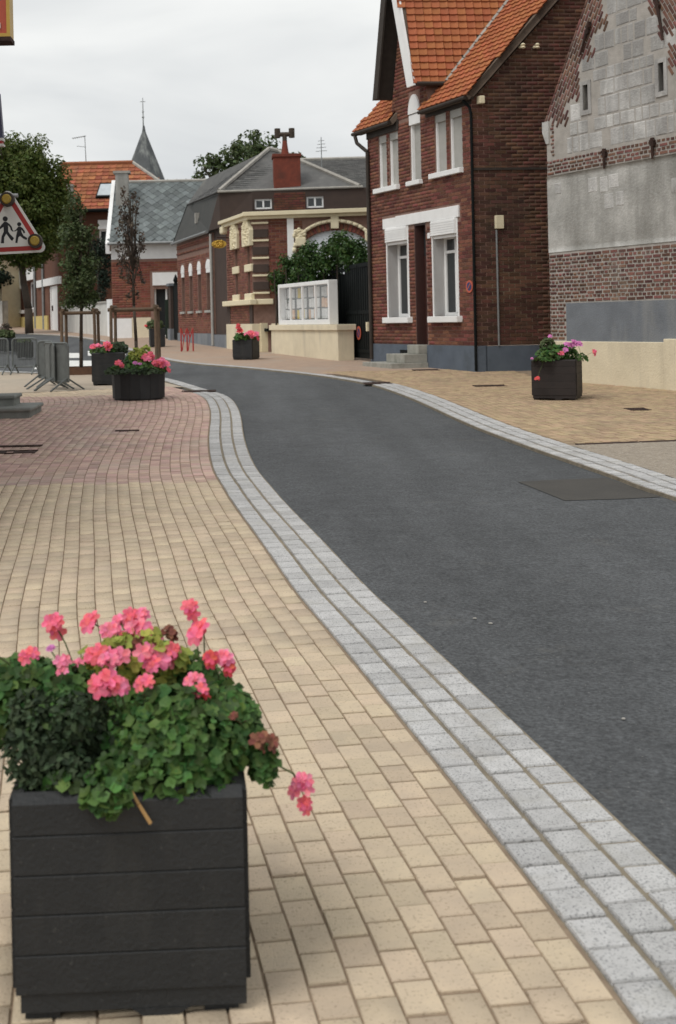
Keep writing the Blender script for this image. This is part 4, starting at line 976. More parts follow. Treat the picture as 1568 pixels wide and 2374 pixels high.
# ------------------------------------------------------------------ foliage helpers
def leaf_cloud(pts, nrm, size, aspect=1.0, fold=.25, kind='quad', jitter=.6):
    """numpy leaves at points facing roughly along nrm; returns V,F"""
    n = len(pts); nn = nrm+rng.normal(0, jitter, (n, 3)); nn /= np.linalg.norm(nn, axis=1)[:, None]+1e-9
    a = np.cross(nn, rng.normal(0, 1, (n, 3))); a /= np.linalg.norm(a, axis=1)[:, None]+1e-9; b = np.cross(nn, a)
    s = (size*rng.uniform(.5, 1.5, n))[:, None]
    if kind == 'quad':
        V = np.stack([pts-a*s*.5, pts+b*s*.5*aspect*.6+nn*s*fold*.5, pts+a*s*.5, pts-b*s*.5*aspect*.6+nn*s*fold*.5], 1)
        F = np.arange(n*4).reshape(n, 4)
        F = np.concatenate([F[:, [0, 1, 2]], F[:, [0, 2, 3]]])
        return V.reshape(-1, 3), F
    # rounded scalloped leaf: centre + 9 rim points
    k = 9; V = [pts-nn*s*.10]
    for i in range(k):
        t = 2*math.pi*i/k+.2; r = .52 if i % 2 else .42
        if i == 0: r = .2
        V.append(pts+(a*math.cos(t)+b*math.sin(t))*s*r+nn*s*(.07*rng.uniform(-1, 1.6, n))[:, None])
    V = np.stack(V, 1); base = (np.arange(n)*(k+1))[:, None]
    F = np.concatenate([np.concatenate([base, base+1+i, base+1+(i+1) % k], 1) for i in range(k)])
    return V.reshape(-1, 3), F
def shell_points(c, r, n, inner=.55, up=.3, squash=None):
    d = rng.normal(0, 1, (n, 3)); d /= np.linalg.norm(d, axis=1)[:, None]
    q = (inner+(1-inner)*rng.random(n)**.6)[:, None]
    p = np.array(c)+d*np.array(r)*q
    nr = d*np.array([1, 1, 1])+np.array([0, 0, up]); return p, nr
def clumps(c, r, nc, rc, per, inner=.5, keep=None):
    """leaf points gathered in clumps so that the crown has light and dark masses and gaps"""
    d = rng.normal(0, 1, (nc, 3)); d /= np.linalg.norm(d, axis=1)[:, None]
    q = (inner+(1-inner)*rng.random(nc)**.5)[:, None]; C_ = np.array(c)+d*np.array(r)*q
    if keep is not None: C_ = np.array([x for x in C_ if keep(x)])
    P = []; Nn = []
    for x in C_:
        p, nr = shell_points(x, (rc*rng.uniform(.7, 1.3),)*3, per, .3, .5); P.append(p); Nn.append(nr)
    return np.concatenate(P), np.concatenate(Nn), C_
def foliage(name, m, parent, P, Nn, size, kind='quad', **k):
    V, F = leaf_cloud(P, Nn, size, kind=kind, **k)
    return link(name, np_mesh(name, V, F, M[m]), parent, kind='stuff')
def trunk(parent, base, top, r, limbs, m='bark', name='trunk'):
    b = MB(); base, top = Vector(base), Vector(top); n = 5; pts = []
    for i in range(n+1):
        p = base.lerp(top, i/n)+Vector((random.uniform(-1, 1), random.uniform(-1, 1), 0))*r*.35*(1 if 0 < i < n else 0); pts.append(p)
    b.path(pts, [r*(1-.55*i/n) for i in range(n+1)], 8)
    for t in limbs:
        s = base.lerp(top, random.uniform(.5, .98)); e = Vector(t); q = s.lerp(e, .5)+Vector((0, 0, -.06*(e-s).length))
        b.path([s, q, e], [r*.45, r*.32, r*.14], 5)
    return b.build(name, m, parent, smooth=True)
def tree(name, label, base, c, r, tr, nc, rc, per, leaf, m, group=None, inner=.45, cat='tree', keep=None, top=None):
    o = root(name, base, label, cat, group)
    P, Nn, C_ = clumps(c, r, nc, rc, per, inner, keep)
    lim = [C_[i] for i in range(0, len(C_), max(1, len(C_)//14))]
    trunk(o, base, top or (c[0], c[1], c[2]-r[2]*.1), tr, lim)
    foliage('crown', m, o, P, Nn, leaf); return o
# hedge rising behind the board
hg = root('climbing_hedge', (2.2, 33.2, g(33)), 'bushy green hedge showing above the notice board and black gate', 'hedge')
P_ = []; N__ = []
for (x, y, z, rx, rz, n) in ((1.42, 35.0, 2.75, .26, .5, 16), (1.75, 34.0, 2.95, .42, .55, 30), (2.1, 32.6, 3.15, .5, .5, 36), (2.6, 31.9, 3.25, .45, .45, 34), (2.85, 31.3, 3.55, .3, .3, 10), (3.2, 30.6, 3.1, .4, .35, 18), (3.5, 30.2, 2.9, .35, .4, 12), (1.95, 33.7, 2.4, .4, .5, 30), (2.55, 32.4, 2.6, .45, .5, 30), (3.1, 30.9, 3.3, .4, .3, 18)):
    p, nr, _ = clumps((x, y, z), (rx, .35, rz), n, .16, 60, .2); P_.append(p); N__.append(nr)
foliage('leaves', 'leafH', hg, np.concatenate(P_), np.concatenate(N__), .085)
b_ = MB()
for k in range(7): b_.path([(1.2+k*.3, 34.3-k*.55, .6), (1.25+k*.3, 34.3-k*.55, 1.8), (1.2+k*.31, 34.2-k*.55, 3.0)], [.04, .03, .012], 5)
b_.build('stems', 'bark', hg)

# ------------------------------------------------------------------ slate-roofed house
Sf = Fr((-5.0, 50.3), (-1.0, 50.25))
sh_ = root('slate_house', (-5.17, 52.47, g(52)), 'brick house with pale grey diamond slate roof and white band under the eaves', 'house')
SLn = 4.6
sops = [(1.75, 2.75, .9, 3.0)]
w_ = Sf.wall(MB(), 0, SLn, .8, 4.95, sops, 0, .3).build('front_wall', 'mortar', sh_)
pieces(w_, 'brick', BRICK, Sf.bricks(0, SLn, 1.85, 4.15, [(1.6, 2.9, .9, 3.7)], L=.30, H=.10), mat('house_brick', (.24, .085, .055), (.19, .07, .048), 4, .9, .3, 60, .22, .012), 'wall_bricks', 200)
Sf.part('white_band', 'white', sh_, 0, SLn, 4.26, 4.92, -.03, .1); Sf.part('base', 'cream', sh_, 0.8, 1.6, .8, 1.82, -.05, .1)
Sf.part('base', 'white', sh_, -.02, .8, .8, 1.80, -.07, .1)
Sf.part('shutter_box', 'white', sh_, 1.70, 2.80, 3.15, 3.68, -.06, .2); window(Sf, sh_, 1.75, 2.75, 1.0, 3.10, .16, .07, bars=1)
rs = [Sf.p(-.15, 4.95, -.35), Sf.p(SLn+.3, 4.95, -.35), Sf.p(SLn+.3, 7.73, 2.5), Sf.p(-.15, 7.73, 2.5)]
ro = MB().prism(rs, -Z*.1).build('roof', 'slateB', sh_)
pieces(ro, 'slate_piece', DIAMOND, tiles_on(rs, .40, .40, .018, .02, True, .01, True), 'slateB', 'roof_slates')
MB().prism([Sf.p(-.15, 7.73, 2.5), Sf.p(SLn+.3, 7.73, 2.5), Sf.p(SLn+.3, 4.9, 5.4), Sf.p(-.15, 4.9, 5.4)], -Z*.1).build('rear_roof', 'slateB', sh_)
MB().tube(Sf.p(-.15, 7.77, 2.5), Sf.p(SLn+.3, 7.77, 2.5), .07, .07, 6).build('ridge_cap', 'ridge', sh_)
SG = Fr((-5.167, 52.47), tuple((Vector((-5.167, 52.47))+Vector(Sf.dw[:2])*4.2)), dw=tuple(Sf.du[:2]))
gb_ = MB().prism([Sf.p(.0, .8, .02), Sf.p(0, .8, 5.0), Sf.p(0, 5.0, 5.0), Sf.p(0, 7.55, 2.5), Sf.p(0, 5.0, .02)], Sf.du*.28); gb_.build('gable_wall', 'white', sh_)
MB().prism([Sf.p(-.19, 4.9, -.42), Sf.p(-.19, 7.86, 2.5), Sf.p(-.19, 7.3, 2.5), Sf.p(-.19, 4.5, -.36)], Sf.du*.16).build('verge_board', 'white', sh_)
gutter(sh_, [Sf.p(-.1, 4.90, -.40), Sf.p(SLn+.2, 4.90, -.40)], .06, 'zinc')
c = Sf.p(.36, 0, 1.6)
cm = root('rendered_chimney', (c.x, c.y, 7), 'short pale rendered chimney on the slate house gable', 'chimney')
MB().box(c.x-.27, c.x+.27, c.y-.25, c.y+.25, 6.4, 8.02).build('stack', 'render', cm); MB().box(c.x-.36, c.x+.36, c.y-.3, c.y+.3, 8.02, 8.12).build('cap', 'ridge', cm)
# pillar, dark gate and plant between slate house and mansard building
pg = root('garden_gate', (-2.2, 46.5, g(46)), 'dark green garden gate with brick pillar beside the mansard building', 'gate')
Pf = Fr((-2.05, 45.7), (-2.75, 48.3))
Pf.part('pillar', 'brown', pg, .9, 1.3, .8, 3.0, -.1, .3); Pf.part('pillar_base', 'cement', pg, .85, 1.35, .8, 1.35, -.15, .3); Pf.part('pillar_cap', 'cement', pg, .84, 1.36, 3.0, 3.1, -.16, .32)
Pf.part('gate_leaf', 'black', pg, .02, .88, .95, 3.0, 0, .05); MB().lathe([(.1, 0), (.06, .1), (.1, .2), (.02, .42)], Pf.p(.45, 3.0, .02), 8).build('finial', 'black', pg)
for k in range(5): MB().tube(Pf.p(1.5+k*.2, .95, 0), Pf.p(1.5+k*.2, 2.5, 0), .025, .025, 5).build('bar', 'leafK', pg)
# ------------------------------------------------------------------ white garden wall, red-roofed house, church
Ww = Fr((-5.3, 52.6), (-8.95, 63.2))
ww = root('white_wall', (-7, 57.5, g(57)), 'weathered white garden wall along the far pavement', 'wall')
Ww.part('body', mat('whitewash', (.66, .65, .61), (.54, .53, .50), 2, .9, .3, 30, .02, stain=(.36, .35, .32), ssc=1.3, sth=.55, samt=.7, streak=True), ww, 0, Ww.L, .9, 2.52, 0, .3); Ww.part('coping', 'ridge', ww, -.02, Ww.L, 2.52, 2.60, -.05, .35)
Ww.part('pier', 'white', ww, -.06, .5, .9, 2.66, -.06, .36)
Bf = Fr((-13.52, 76.45), (-9.199, 63.85)); BL = Bf.L
rh = root('red_roof_house', (-9.2, 63.85, g(64)), 'long brick house with red tiled hipped roof, white lintels and yellow base', 'house')
bops = [(.9, 2.0, 2.55, 4.3), (3.6, 5.6, 2.55, 4.2), (10.7, 13.1, 1.2, 3.7)]
w_ = Bf.wall(MB(), 0, BL+.3, 1.0, 8.2, bops, 0, .4)
BQ = mat('far_brick', (.155, .070, .045), (.12, .056, .038), 3, .92, .3, 30, .06, stain=(.18, .10, .07), ssc=.6, sth=.55)
w_.build('street_wall', BQ, rh)
Bf.part('yellow_base', mat('yellow_base', (.62, .50, .20), (.52, .42, .17), 1.5, .9, .1, 20, 0), rh, 0, 10.4, 1.0, 2.12, -.08, .1)
Bf.part('lintel', 'white', rh, .3, 6.4, 4.30, 5.0, -.1, .1); Bf.part('lintel', 'white', rh, .6, 2.2, 3.9, 4.3, -.08, .1); Bf.part('lintel', 'white', rh, 7.2, 13.8, 3.75, 4.15, -.1, .1)
for a, b, z0, z1 in bops[:2]: window(Bf, rh, a, b, z0, z1, .2, .12, bars=1); Bf.part('sill', 'white', rh, a-.2, b+.2, z0-.2, z0, -.12, .2)
Bf.part('white_door', 'white', rh, 10.7, 13.1, 1.2, 3.7, .05, .1); Bf.part('door_handle', 'iron', rh, 11.4, 11.55, 2.35, 2.65, .0, .05)
for u in (6.6, 9.3): MB().tube(Bf.p(u, 6.5, -.08), Bf.p(u, 1.3, -.08), .09, .09, 6).build('downpipe', 'zinc', rh)
# the frontal wing with its big roof
Cf = Fr((-9.9, 66.0), (-2.4, 65.6))
CL = Cf.L
w_ = Cf.wall(MB(), 0, CL, 1.0, 7.9, [(2.72, 3.27, 5.55, 7.2)], 0, .4).build('wing_wall', BQ, rh)
window(Cf, rh, 2.72, 3.27, 5.55, 6.75, .12, .09, bars=0); Cf.part('shutter_box', 'white', rh, 2.68, 3.31, 6.75, 7.25, -.08, .2); Cf.part('sill', 'white', rh, 2.62, 3.37, 5.4, 5.55, -.1, .2)
r1 = [Cf.p(-.2, 7.8, -.4), Cf.p(CL+.5, 7.8, -.4), Cf.p(CL-3.2, 10.66, 2.6), Cf.p(.2, 10.68, 2.6)]
ro = MB().prism(r1, -Z*.1).build('roof', 'tileF', rh); pieces(ro, 'roof_tile', TILE, tiles_on(r1, .36, .34, .05, .02, lift=.01), 'tileF', 'roof_tiles')
r2 = [Cf.p(CL+.5, 7.8, -.4), Cf.p(CL+.5, 7.8, 5.6), Cf.p(CL-3.2, 10.66, 2.6)]; MB().prism(r2, -Z*.1).build('roof', 'tileF', rh)
MB().prism([Cf.p(-.2, 7.8, 5.6), Cf.p(CL+.5, 7.8, 5.6), Cf.p(CL-3.2, 10.66, 2.6), Cf.p(.2, 10.68, 2.6)], -Z*.1).build('roof', 'tileF', rh)
MB().tube(Cf.p(.2, 10.72, 2.6), Cf.p(CL-3.2, 10.70, 2.6), .12, .12, 6).build('ridge_cap', 'tileF', rh); MB().tube(Cf.p(CL-3.2, 10.70, 2.6), Cf.p(CL+.5, 7.85, -.4), .10, .10, 6).build('ridge_cap', 'ridge', rh)
gutter(rh, [Cf.p(-.2, 7.75, -.45), Cf.p(CL+.5, 7.75, -.45)], .10, 'black')
d_ = (r1[3]-r1[0]).normalized(); e_ = Cf.du; n_r = e_.cross(d_); n_r = n_r if n_r.z > 0 else -n_r
c = Cf.p(2.95, 7.8, -.4)+d_*1.55+n_r*.05
sk = MB().hexa([c-e_*.50-d_*.62, c+e_*.50-d_*.62, c+e_*.50+d_*.62, c-e_*.50+d_*.62]+[x+n_r*.1 for x in (c-e_*.50-d_*.62, c+e_*.50-d_*.62, c+e_*.50+d_*.62, c-e_*.50+d_*.62)]).build('skylight', 'black', rh)
c2 = c+n_r*.105; MB().hexa([c2-e_*.43-d_*.50, c2+e_*.43-d_*.50, c2+e_*.43+d_*.50, c2-e_*.43+d_*.50]+[x+n_r*.01 for x in (c2-e_*.43-d_*.50, c2+e_*.43-d_*.50, c2+e_*.43+d_*.50, c2-e_*.43+d_*.50)]).build('pane', 'skyglass', sk)
for u in (.35, 1.15): 
    cc = Cf.p(u, 0, .2); cp_ = root('rendered_chimney', (cc.x, cc.y, 8), 'slim pale chimney low on the red roof, %s of two' % ('left' if u < .5 else 'right'), 'chimney', 'slim chimneys on the red roof')
    MB().box(cc.x-.16, cc.x+.16, cc.y-.16, cc.y+.16, 7.9, 9.15).build('stack', 'render', cp_); MB().box(cc.x-.2, cc.x+.2, cc.y-.2, cc.y+.2, 9.15, 9.25).build('cap', 'ridge', cp_)
an = MB(); X, Y, _ = Cf.p(1.65, 0, 2.6); an.tube((X, Y, 10.6), (X-.05, Y, 12.3), .03, .02, 5); an.tube((X-.75, Y, 12.15), (X+.02, Y, 12.27), .022, .022, 4)
for k in range(6): an.tube((X-.72+k*.12, Y-.25, 12.15+k*.018), (X-.72+k*.12, Y+.25, 12.15+k*.018), .014, .014, 4)
an.tube((X-.5, Y, 11.7), (X, Y, 11.65), .018, .018, 4)
tag(an.build('antenna', 'zinc'), 'thin television antenna on the ridge of the red-roofed house', 'antenna')
an = MB(); an.tube((3.25, 42.5, 6.9), (3.25, 42.5, 8.0), .02, .014, 5)
for k in range(4): an.tube((3.05+k*.03, 42.5, 7.5+k*.12), (3.45-k*.03, 42.5, 7.52+k*.12), .012, .012, 4)
tag(an.build('antenna', 'zinc'), 'small antenna standing behind the red chimney stack', 'antenna')
stp = root('church_steeple', (-8.6, 130, 2), 'grey slate church steeple with a thin cross rising behind the red roof', 'steeple')
MB().box(-11.5, -6.8, 128, 133, 1, 15.1).build('tower', 'render', stp)
sp = MB(); n = 8; cx, cy = -9.15, 130.5; prof = [(3.15, 15.0), (2.45, 16.75), (.22, 22.2), (.10, 22.9)]
for j, (r, z) in enumerate(prof):
    for i in range(n): t = 2*math.pi*(i+.5)/n; sp.v.append((cx+r*math.cos(t), cy+r*math.sin(t), z))
for j in range(3):
    for i in range(n): sp.f.append((j*n+i, j*n+(i+1) % n, (j+1)*n+(i+1) % n, (j+1)*n+i))
sp.build('spire', 'steepleslate', stp)
b_ = MB().tube((-9.2, 130.5, 22.8), (-9.2, 130.5, 25.9), .08, .035, 6); b_.lathe([(.05, 0), (.16, .12), (.05, .25)], (-9.2, 130.5, 23.7), 8); b_.lathe([(.05, 0), (.12, .1), (.05, .2)], (-9.2, 130.5, 24.3), 8); b_.tube((-9.5, 130.5, 25.5), (-8.9, 130.5, 25.5), .04, .04, 5)
b_.build('cross', 'zinc', stp)
tree('round_tree', 'large round dense green tree at the left edge beside the red-roofed house', (-10.2, 60.5, g(60)), (-10.65, 60.5, 7.75), (2.6, 2.5, 3.25), .22, 300, .60, 190, .17, 'leafT', inner=.35)
tree('broadleaf_tree', 'dark tree with ragged crown behind the slate mansard roof', (1.0, 62, g(62)), (.95, 62, 9.0), (2.7, 1.6, 2.2), .25, 70, .5, 90, .22, 'leafC', inner=.35, top=(.95, 62, 9.5))
kf = root('conifer', (-6.4, 58, g(58)), 'dark narrow conifer beyond the white garden wall', 'tree')
trunk(kf, (-6.4, 58, g(58)), (-6.4, 58, 6.0), .1, []); P, Nn, _ = clumps((-6.4, 58, 4.0), (.55, .5, 2.1), 60, .28, 60, .3); foliage('crown', 'leafK', kf, P, Nn, .13)
# pale house and dark gate at the far left
Lf = Fr((-18.5, 78), (-14.2, 74.5))
lh = root('pale_house', (-16, 77, g(77)), 'pale rendered house half hidden behind the round tree', 'house')
Lf.part('wall', 'creamP', lh, -1, Lf.L, 1.2, 6.2, 0, 4); Lf.part('window', 'glass', lh, 3.2, 4.0, 3.6, 5.0, -.03, .02); MB().prism([Lf.p(-1.3, 6.1, -.4), Lf.p(Lf.L+.3, 6.1, -.4), Lf.p(Lf.L+.3, 7.8, 2), Lf.p(-1.3, 7.8, 2)], -Z*.15).build('roof', 'tileF', lh)
dg = root('driveway_gate', (-14.6, 72.8, g(73)), 'wide black driveway gate between grey pillars at the far left', 'gate')
Df = Fr((-17.5, 74.5), (-13.3, 71.9)); 
for a, b in ((-.2, 1.8), (1.85, 3.9)): Df.part('gate_leaf', 'black', dg, a, b, 1.6, 4.1, 0, .06)
for u in (-.6, 4.0): Df.part('pillar', 'render', dg, u, u+.5, 1.2, 3.1, -.1, .4)
P, Nn, _ = clumps((-15.4, 74.5, 4.6), (2.2, .6, .8), 40, .4, 60, .3); hd = root('dark_shrub', (-15.4, 74.5, g(74)), 'dark shrub spilling over the black driveway gate', 'shrub'); foliage('leaves', 'leafK', hd, P, Nn, .2); trunk(hd, (-15.4, 74.5, g(74)), (-15.4, 74.5, 4.6), .1, [])

# ------------------------------------------------------------------ planters
def planter(name, label, loc, w, d, h, rot=0, courses=6, m='pot', group='street planters', fill=True, taper=0.):
    o = root(name, (0, 0, 0), label, 'planter', group)
    b0 = .065; ch = (h-b0)/courses; t = .035
    for k in range(courses):
        z0 = b0+k*ch; z1 = z0+ch-.001; ins = .0
        for sx in (0, 1, 2, 3):
            b = MB(); L = (w if sx % 2 == 0 else d)/2; D_ = (d if sx % 2 == 0 else w)/2
            c = .0028; last = k == courses-1
            # profile with bevelled long edges (outer face), x along the board
            prof = [(-D_, z0+c), (-D_, z1-(c if not last else .018)), (-D_+(c if not last else .03), z1), (-D_+t, z1), (-D_+t, z0), (-D_+c, z0)]
            e = L-.012 if sx % 2 == 0 else L-t-.001
            vs = [(-e, y, z) for y, z in prof]+[(e, y, z) for y, z in prof]; n = len(prof)
            b.add(vs, [tuple(range(n)), tuple(range(2*n-1, n-1, -1))]+[(i, n+i, n+(i+1) % n, (i+1) % n) for i in range(n)])
            a = sx*math.pi/2; b.v = [(x*math.cos(a)-y*math.sin(a), x*math.sin(a)+y*math.cos(a), z) for x, y, z in b.v]
            b.build('board', m, o)
    for sx in (-1, 1):
        for sy in (-1, 1):
            x, y = sx*(w/2-.0), sy*(d/2-.0)
            b = MB().box(min(x-sx*.036, x-sx*.09), max(x-sx*.036, x-sx*.09), min(y-sy*.036, y-sy*.09), max(y-sy*.036, y-sy*.09), .07, h-.02); b.build('corner_post', m, o)
    MB().box(-w/2+.022, w/2-.012, -d/2+.006, d/2-.006, .022, b0-.001).build('base', m, o)
    for sx in (-1, 1): MB().box(min(sx*(w/2-.03), sx*(w/2-.11)), max(sx*(w/2-.03), sx*(w/2-.11)), -d/2+.02, d/2-.02, 0, .021).build('foot', m, o)
    MB().box(-w/2+.036, w/2-.036, -d/2+.036, d/2-.036, .02, h-.05).build('soil', 'soil', o)
    if fill:
        b = MB().prism([(-.0, -d/2+.004, .0215), (.03, -d/2+.004, .002), (.10, -d/2+.004, .002), (.135, -d/2+.004, .0215)][::-1], (0, d-.01, 0)); b.build('bearer', m, o)
    o.matrix_basis = Matrix.Translation(loc) @ Matrix.Rotation(rot, 4, 'Z')
    return o
NPX, NPY = -.280, 3.085
planter('planter_box', 'large charcoal planter box in the left foreground', (NPX, NPY, g(3.1)-.008), .555, .60, .522, R(2.5), 5)
planter('planter_box', 'brown-black planter box before the stone gable on the right', (4.88, 18.25, g(18.25)), .66, .64, .60, R(-24), 5, 'potB', taper=.0)
planter('planter_box', 'dark planter box in front of the cream pavilion base', (.33, 31.45, g(31.4)), .56, .56, .52, R(-22), 4)
planter('planter_box', 'dark planter box half hidden by the big tub, mid left', (-2.42, 23.4, g(23.4)), .62, .62, .62, R(2), 5)
planter('planter_box', 'small dark planter seen through the right tree guard, by the garden gate', (-2.55, 40.5, g(40.5)), .5, .5, .62, R(10), 4)
planter('planter_box', 'dark planter seen through the wire barrier on the left', (-6.0, 34.8, g(34.8)), .46, .46, .46, R(5), 4)
planter('planter_box', 'dark planter cut by the left edge of the picture behind the barriers', (-7.45, 39.2, g(39.2)), .9, .6, .45, R(5), 4)
# many-sided tub
tub = root('planter_tub', (0, 0, 0), 'wide charcoal many-sided planter tub with pink geraniums', 'planter')
RT_ = .44; n = 16
for i in range(n):
    a0_, a1_ = 2*math.pi*(i+.008)/n, 2*math.pi*(i+.992)/n
    b = MB(); P = [(RT_*math.cos(a0_), RT_*math.sin(a0_)), (RT_*math.cos(a1_), RT_*math.sin(a1_)), ((RT_-.03)*math.cos(a1_), (RT_-.03)*math.sin(a1_)), ((RT_-.03)*math.cos(a0_), (RT_-.03)*math.sin(a0_))]
    b.hexa([(x*.97, y*.97, .02) for x, y in P]+[(x, y, .455) for x, y in P]); b.build('stave', 'pot', tub)
MB().lathe([(RT_-.025, .03), (RT_-.025, .42)], (0, 0, 0), 24).build('liner', 'soil', tub); MB().lathe([(RT_-.05, 0), (RT_-.05, .03)], (0, 0, 0), 24).build('base', 'pot', tub)
TX, TY = -1.57, 19.85
tub.matrix_basis = Matrix.Translation((TX, TY, g(TY))) @ Matrix.Rotation(R(8), 4, 'Z')

# ------------------------------------------------------------------ flowers
def floret(mb, p, nrm, s):
    nrm = Vector(nrm).normalized(); a = nrm.orthogonal().normalized(); b = nrm.cross(a); ph = random.uniform(0, 6)
    for i in range(5):
        t = ph+2*math.pi*i/5; d = a*math.cos(t)+b*math.sin(t); e = nrm.cross(d); w = s*.42
        mb.add([p, p+d*s*.5+e*w+nrm*s*.16, p+d*s*1.0+e*w*.62+nrm*s*.10, p+d*s*1.06+nrm*s*.04, p+d*s*1.0-e*w*.62+nrm*s*.10, p+d*s*.5-e*w+nrm*s*.16], [(0, 1, 2), (0, 2, 3), (0, 3, 4), (0, 4, 5)])
def head_mesh(name, m, r, nf, s, up=.3):
    b = MB()
    for k in range(nf):
        d = Vector((random.gauss(0, 1), random.gauss(0, .8)-.5, random.gauss(0, .7)+.5)).normalized(); floret(b, d*r*random.uniform(.55, 1.0), d*.6+Vector((random.uniform(-.4, .4), -.7, .5)), s*random.uniform(.8, 1.15))
    return b.mesh(name, M[m])
HEADS = {k: [head_mesh('flower_head', k, .8, n_f, .74) for n_f in (5, 6, 7, 6)] for k in ('pink', 'pinkL', 'redfl', 'mauve', 'wither')}
GL = MB(); k_ = 9; V = [(0, 0, -.10)]
for i in range(k_):
    t = 2*math.pi*i/k_+.2; r_ = .2 if i == 0 else (.53 if i % 2 else .43); V.append((r_*math.cos(t), r_*math.sin(t), .06 if i % 2 else .0))
LEAF = GL.add(V, [(0, 1+i, 1+(i+1) % k_) for i in range(k_)]).mesh('leaf')
def plant(name, label, base, blobs, heads=(), m='leafG', leaf=.05, cat='plant', group=None, single=0, kind='round', mats=None, stems=True, jit=.55, y_face=-.5, ref=0):
    """blobs: (x,y,z,rx,ry,rz,n) ; heads: (x,y,z,r,colour)"""
    if ref:
        fx = lambda q: (q[0]*q[1]/ref, q[1], 1.6-(1.6-q[2])*q[1]/ref)+tuple(q[3:])
        blobs = [fx(q) for q in blobs]; heads = [fx(q) for q in heads]
    o = root(name, base, label, cat, group); base = Vector(base)
    P = []; Nn = []; K = []
    for q in blobs:
        x, y, z, rx, ry, rz, n = q[:7]; mm_ = q[7] if len(q) > 7 else m
        p, nr = shell_points((x, y, z), (rx, ry, rz), n, .62, .35)
        ok = (p[:, 2] > base.z+.015-.0) | (rng.random(len(p)) < .0)
        p, nr = p[ok], nr[ok]+np.array([0, y_face, .25]); K.append((mm_, p, nr))
    for mm_ in sorted({k[0] for k in K}):
        p = np.concatenate([k[1] for k in K if k[0] == mm_]); nr = np.concatenate([k[2] for k in K if k[0] == mm_])
        if single and mm_ == m:
            idx = np.argsort(p[:, 1]+rng.random(len(p))*.12)[:single]
            me = LEAF.copy(); me.materials.append(M[mm_])
            for i in idx:
                q = Vector(nr[i]+rng.normal(0, jit, 3)).normalized(); a = q.orthogonal().normalized(); an_ = random.uniform(0, 6.28); a = (a*math.cos(an_)+q.cross(a)*math.sin(an_)); s = leaf*random.uniform(.7, 1.3)
                link('leaf', me, o, mw=basis(Vector(p[i])+q*.006, a, q.cross(a), q, s, s, s))
            msk = np.ones(len(p), bool); msk[idx] = False; p, nr = p[msk], nr[msk]
        V, F = leaf_cloud(p, nr, leaf, kind=kind, jitter=jit); link('foliage', np_mesh('foliage', V, F, M[mm_]), o, kind='stuff')
    sb_ = MB()
    if stems:
        for q in blobs:
            for _ in range(3): sb_.path([base+Vector((random.uniform(-.03, .03), random.uniform(-.03, .03), -.02)), Vector(q[:3])+Vector((random.uniform(-.4, .4)*q[3], 0, 0))], .004, 4)
    for x, y, z, r, k in heads:
        h = link('flower_head', random.choice(HEADS[k]), o, mw=Matrix.Translation((x, y, z)) @ Matrix.Rotation(random.uniform(-.6, .6), 4, 'Z') @ Matrix.Scale(r*(.90 if ref else 1.1), 4))
        c = Vector((x, y, z)); q = min(blobs, key=lambda t: (Vector(t[:3])-c).length); s0 = Vector(q[:3])
        sb_.path([s0, s0.lerp(c, .6)+Vector((0, 0, .015)), c], .0025 if r < .06 else .004, 4)
    if sb_.v: sb_.build('stems', 'stem', o)
    return o
B0 = g(3.1)+.40
gg = 'flowers in the foreground planter'
# foreground: measured positions, metres
plant('geranium', 'full green geranium filling the front right of the foreground planter', (-.15, 3.0, B0), [(-.16, 2.94, .535, .17, .13, .115, 1300), (-.20, 2.84, .445, .17, .05, .05, 330), (-.345, 2.76, .40, .055, .022, .035, 80), (-.44, 2.84, .44, .06, .04, .03, 60), (-.05, 3.03, .58, .10, .11, .10, 594), (-.28, 2.98, .56, .08, .09, .07, 306), (-.30, 2.86, .47, .075, .05, .05, 150), (.02, 2.98, .53, .04, .045, .05, 90), (-.25, 3.1, .60, .14, .08, .08, 360), (-.17, 2.93, .62, .10, .06, .06, 216)],
      [(-.348, 2.93, .690, .036, 'pink'), (-.312, 2.95, .684, .028, 'pinkL'), (-.245, 2.93, .690, .024, 'pink'), (-.105, 2.95, .668, .020, 'pink'), (-.118, 2.97, .690, .024, 'pinkL'), (-.095, 2.97, .648, .018, 'redfl'), (.0, 2.97, .590, .015, 'pink'), (-.14, 2.93, .645, .02, 'wither'), (-.02, 2.92, .60, .012, 'wither')],
      'leafG', .030, group=gg, ref=3.05, single=280)
plant('geranium', 'tall pink geranium at the back of the foreground planter with yellowish leaves', (-.25, 3.28, B0), [(-.26, 3.26, .70, .19, .10, .10, 756), (-.27, 3.16, .745, .15, .05, .08, 230, 'leafY'), (-.40, 3.2, .68, .07, .07, .06, 162), (-.12, 3.2, .69, .07, .07, .08, 234)],
      [(-.466, 3.25, .845, .033, 'pink'), (-.365, 3.25, .842, .040, 'pink'), (-.30, 3.24, .845, .022, 'pinkL'), (-.278, 3.22, .862, .024, 'pink'), (-.255, 3.20, .828, .034, 'pinkL'), (-.23, 3.22, .80, .034, 'pinkL'), (-.29, 3.2, .80, .024, 'pink'), (-.355, 3.10, .762, .036, 'pink'), (-.315, 3.11, .757, .033, 'pinkL'), (-.248, 3.12, .765, .032, 'pinkL'), (-.20, 3.14, .752, .036, 'pinkL'), (-.175, 3.15, .768, .028, 'pink'), (-.26, 3.16, .79, .02, 'wither'), (-.18, 3.2, .815, .022, 'wither'), (-.325, 3.2, .825, .026, 'pinkL'), (-.335, 3.05, .745, .024, 'pinkL'), (-.215, 3.1, .735, .028, 'pink'), (-.41, 3.1, .74, .018, 'pinkL'), (-.245, 3.22, .865, .02, 'pinkL')],
      'leafG', .030, group=gg, ref=3.05, single=80)
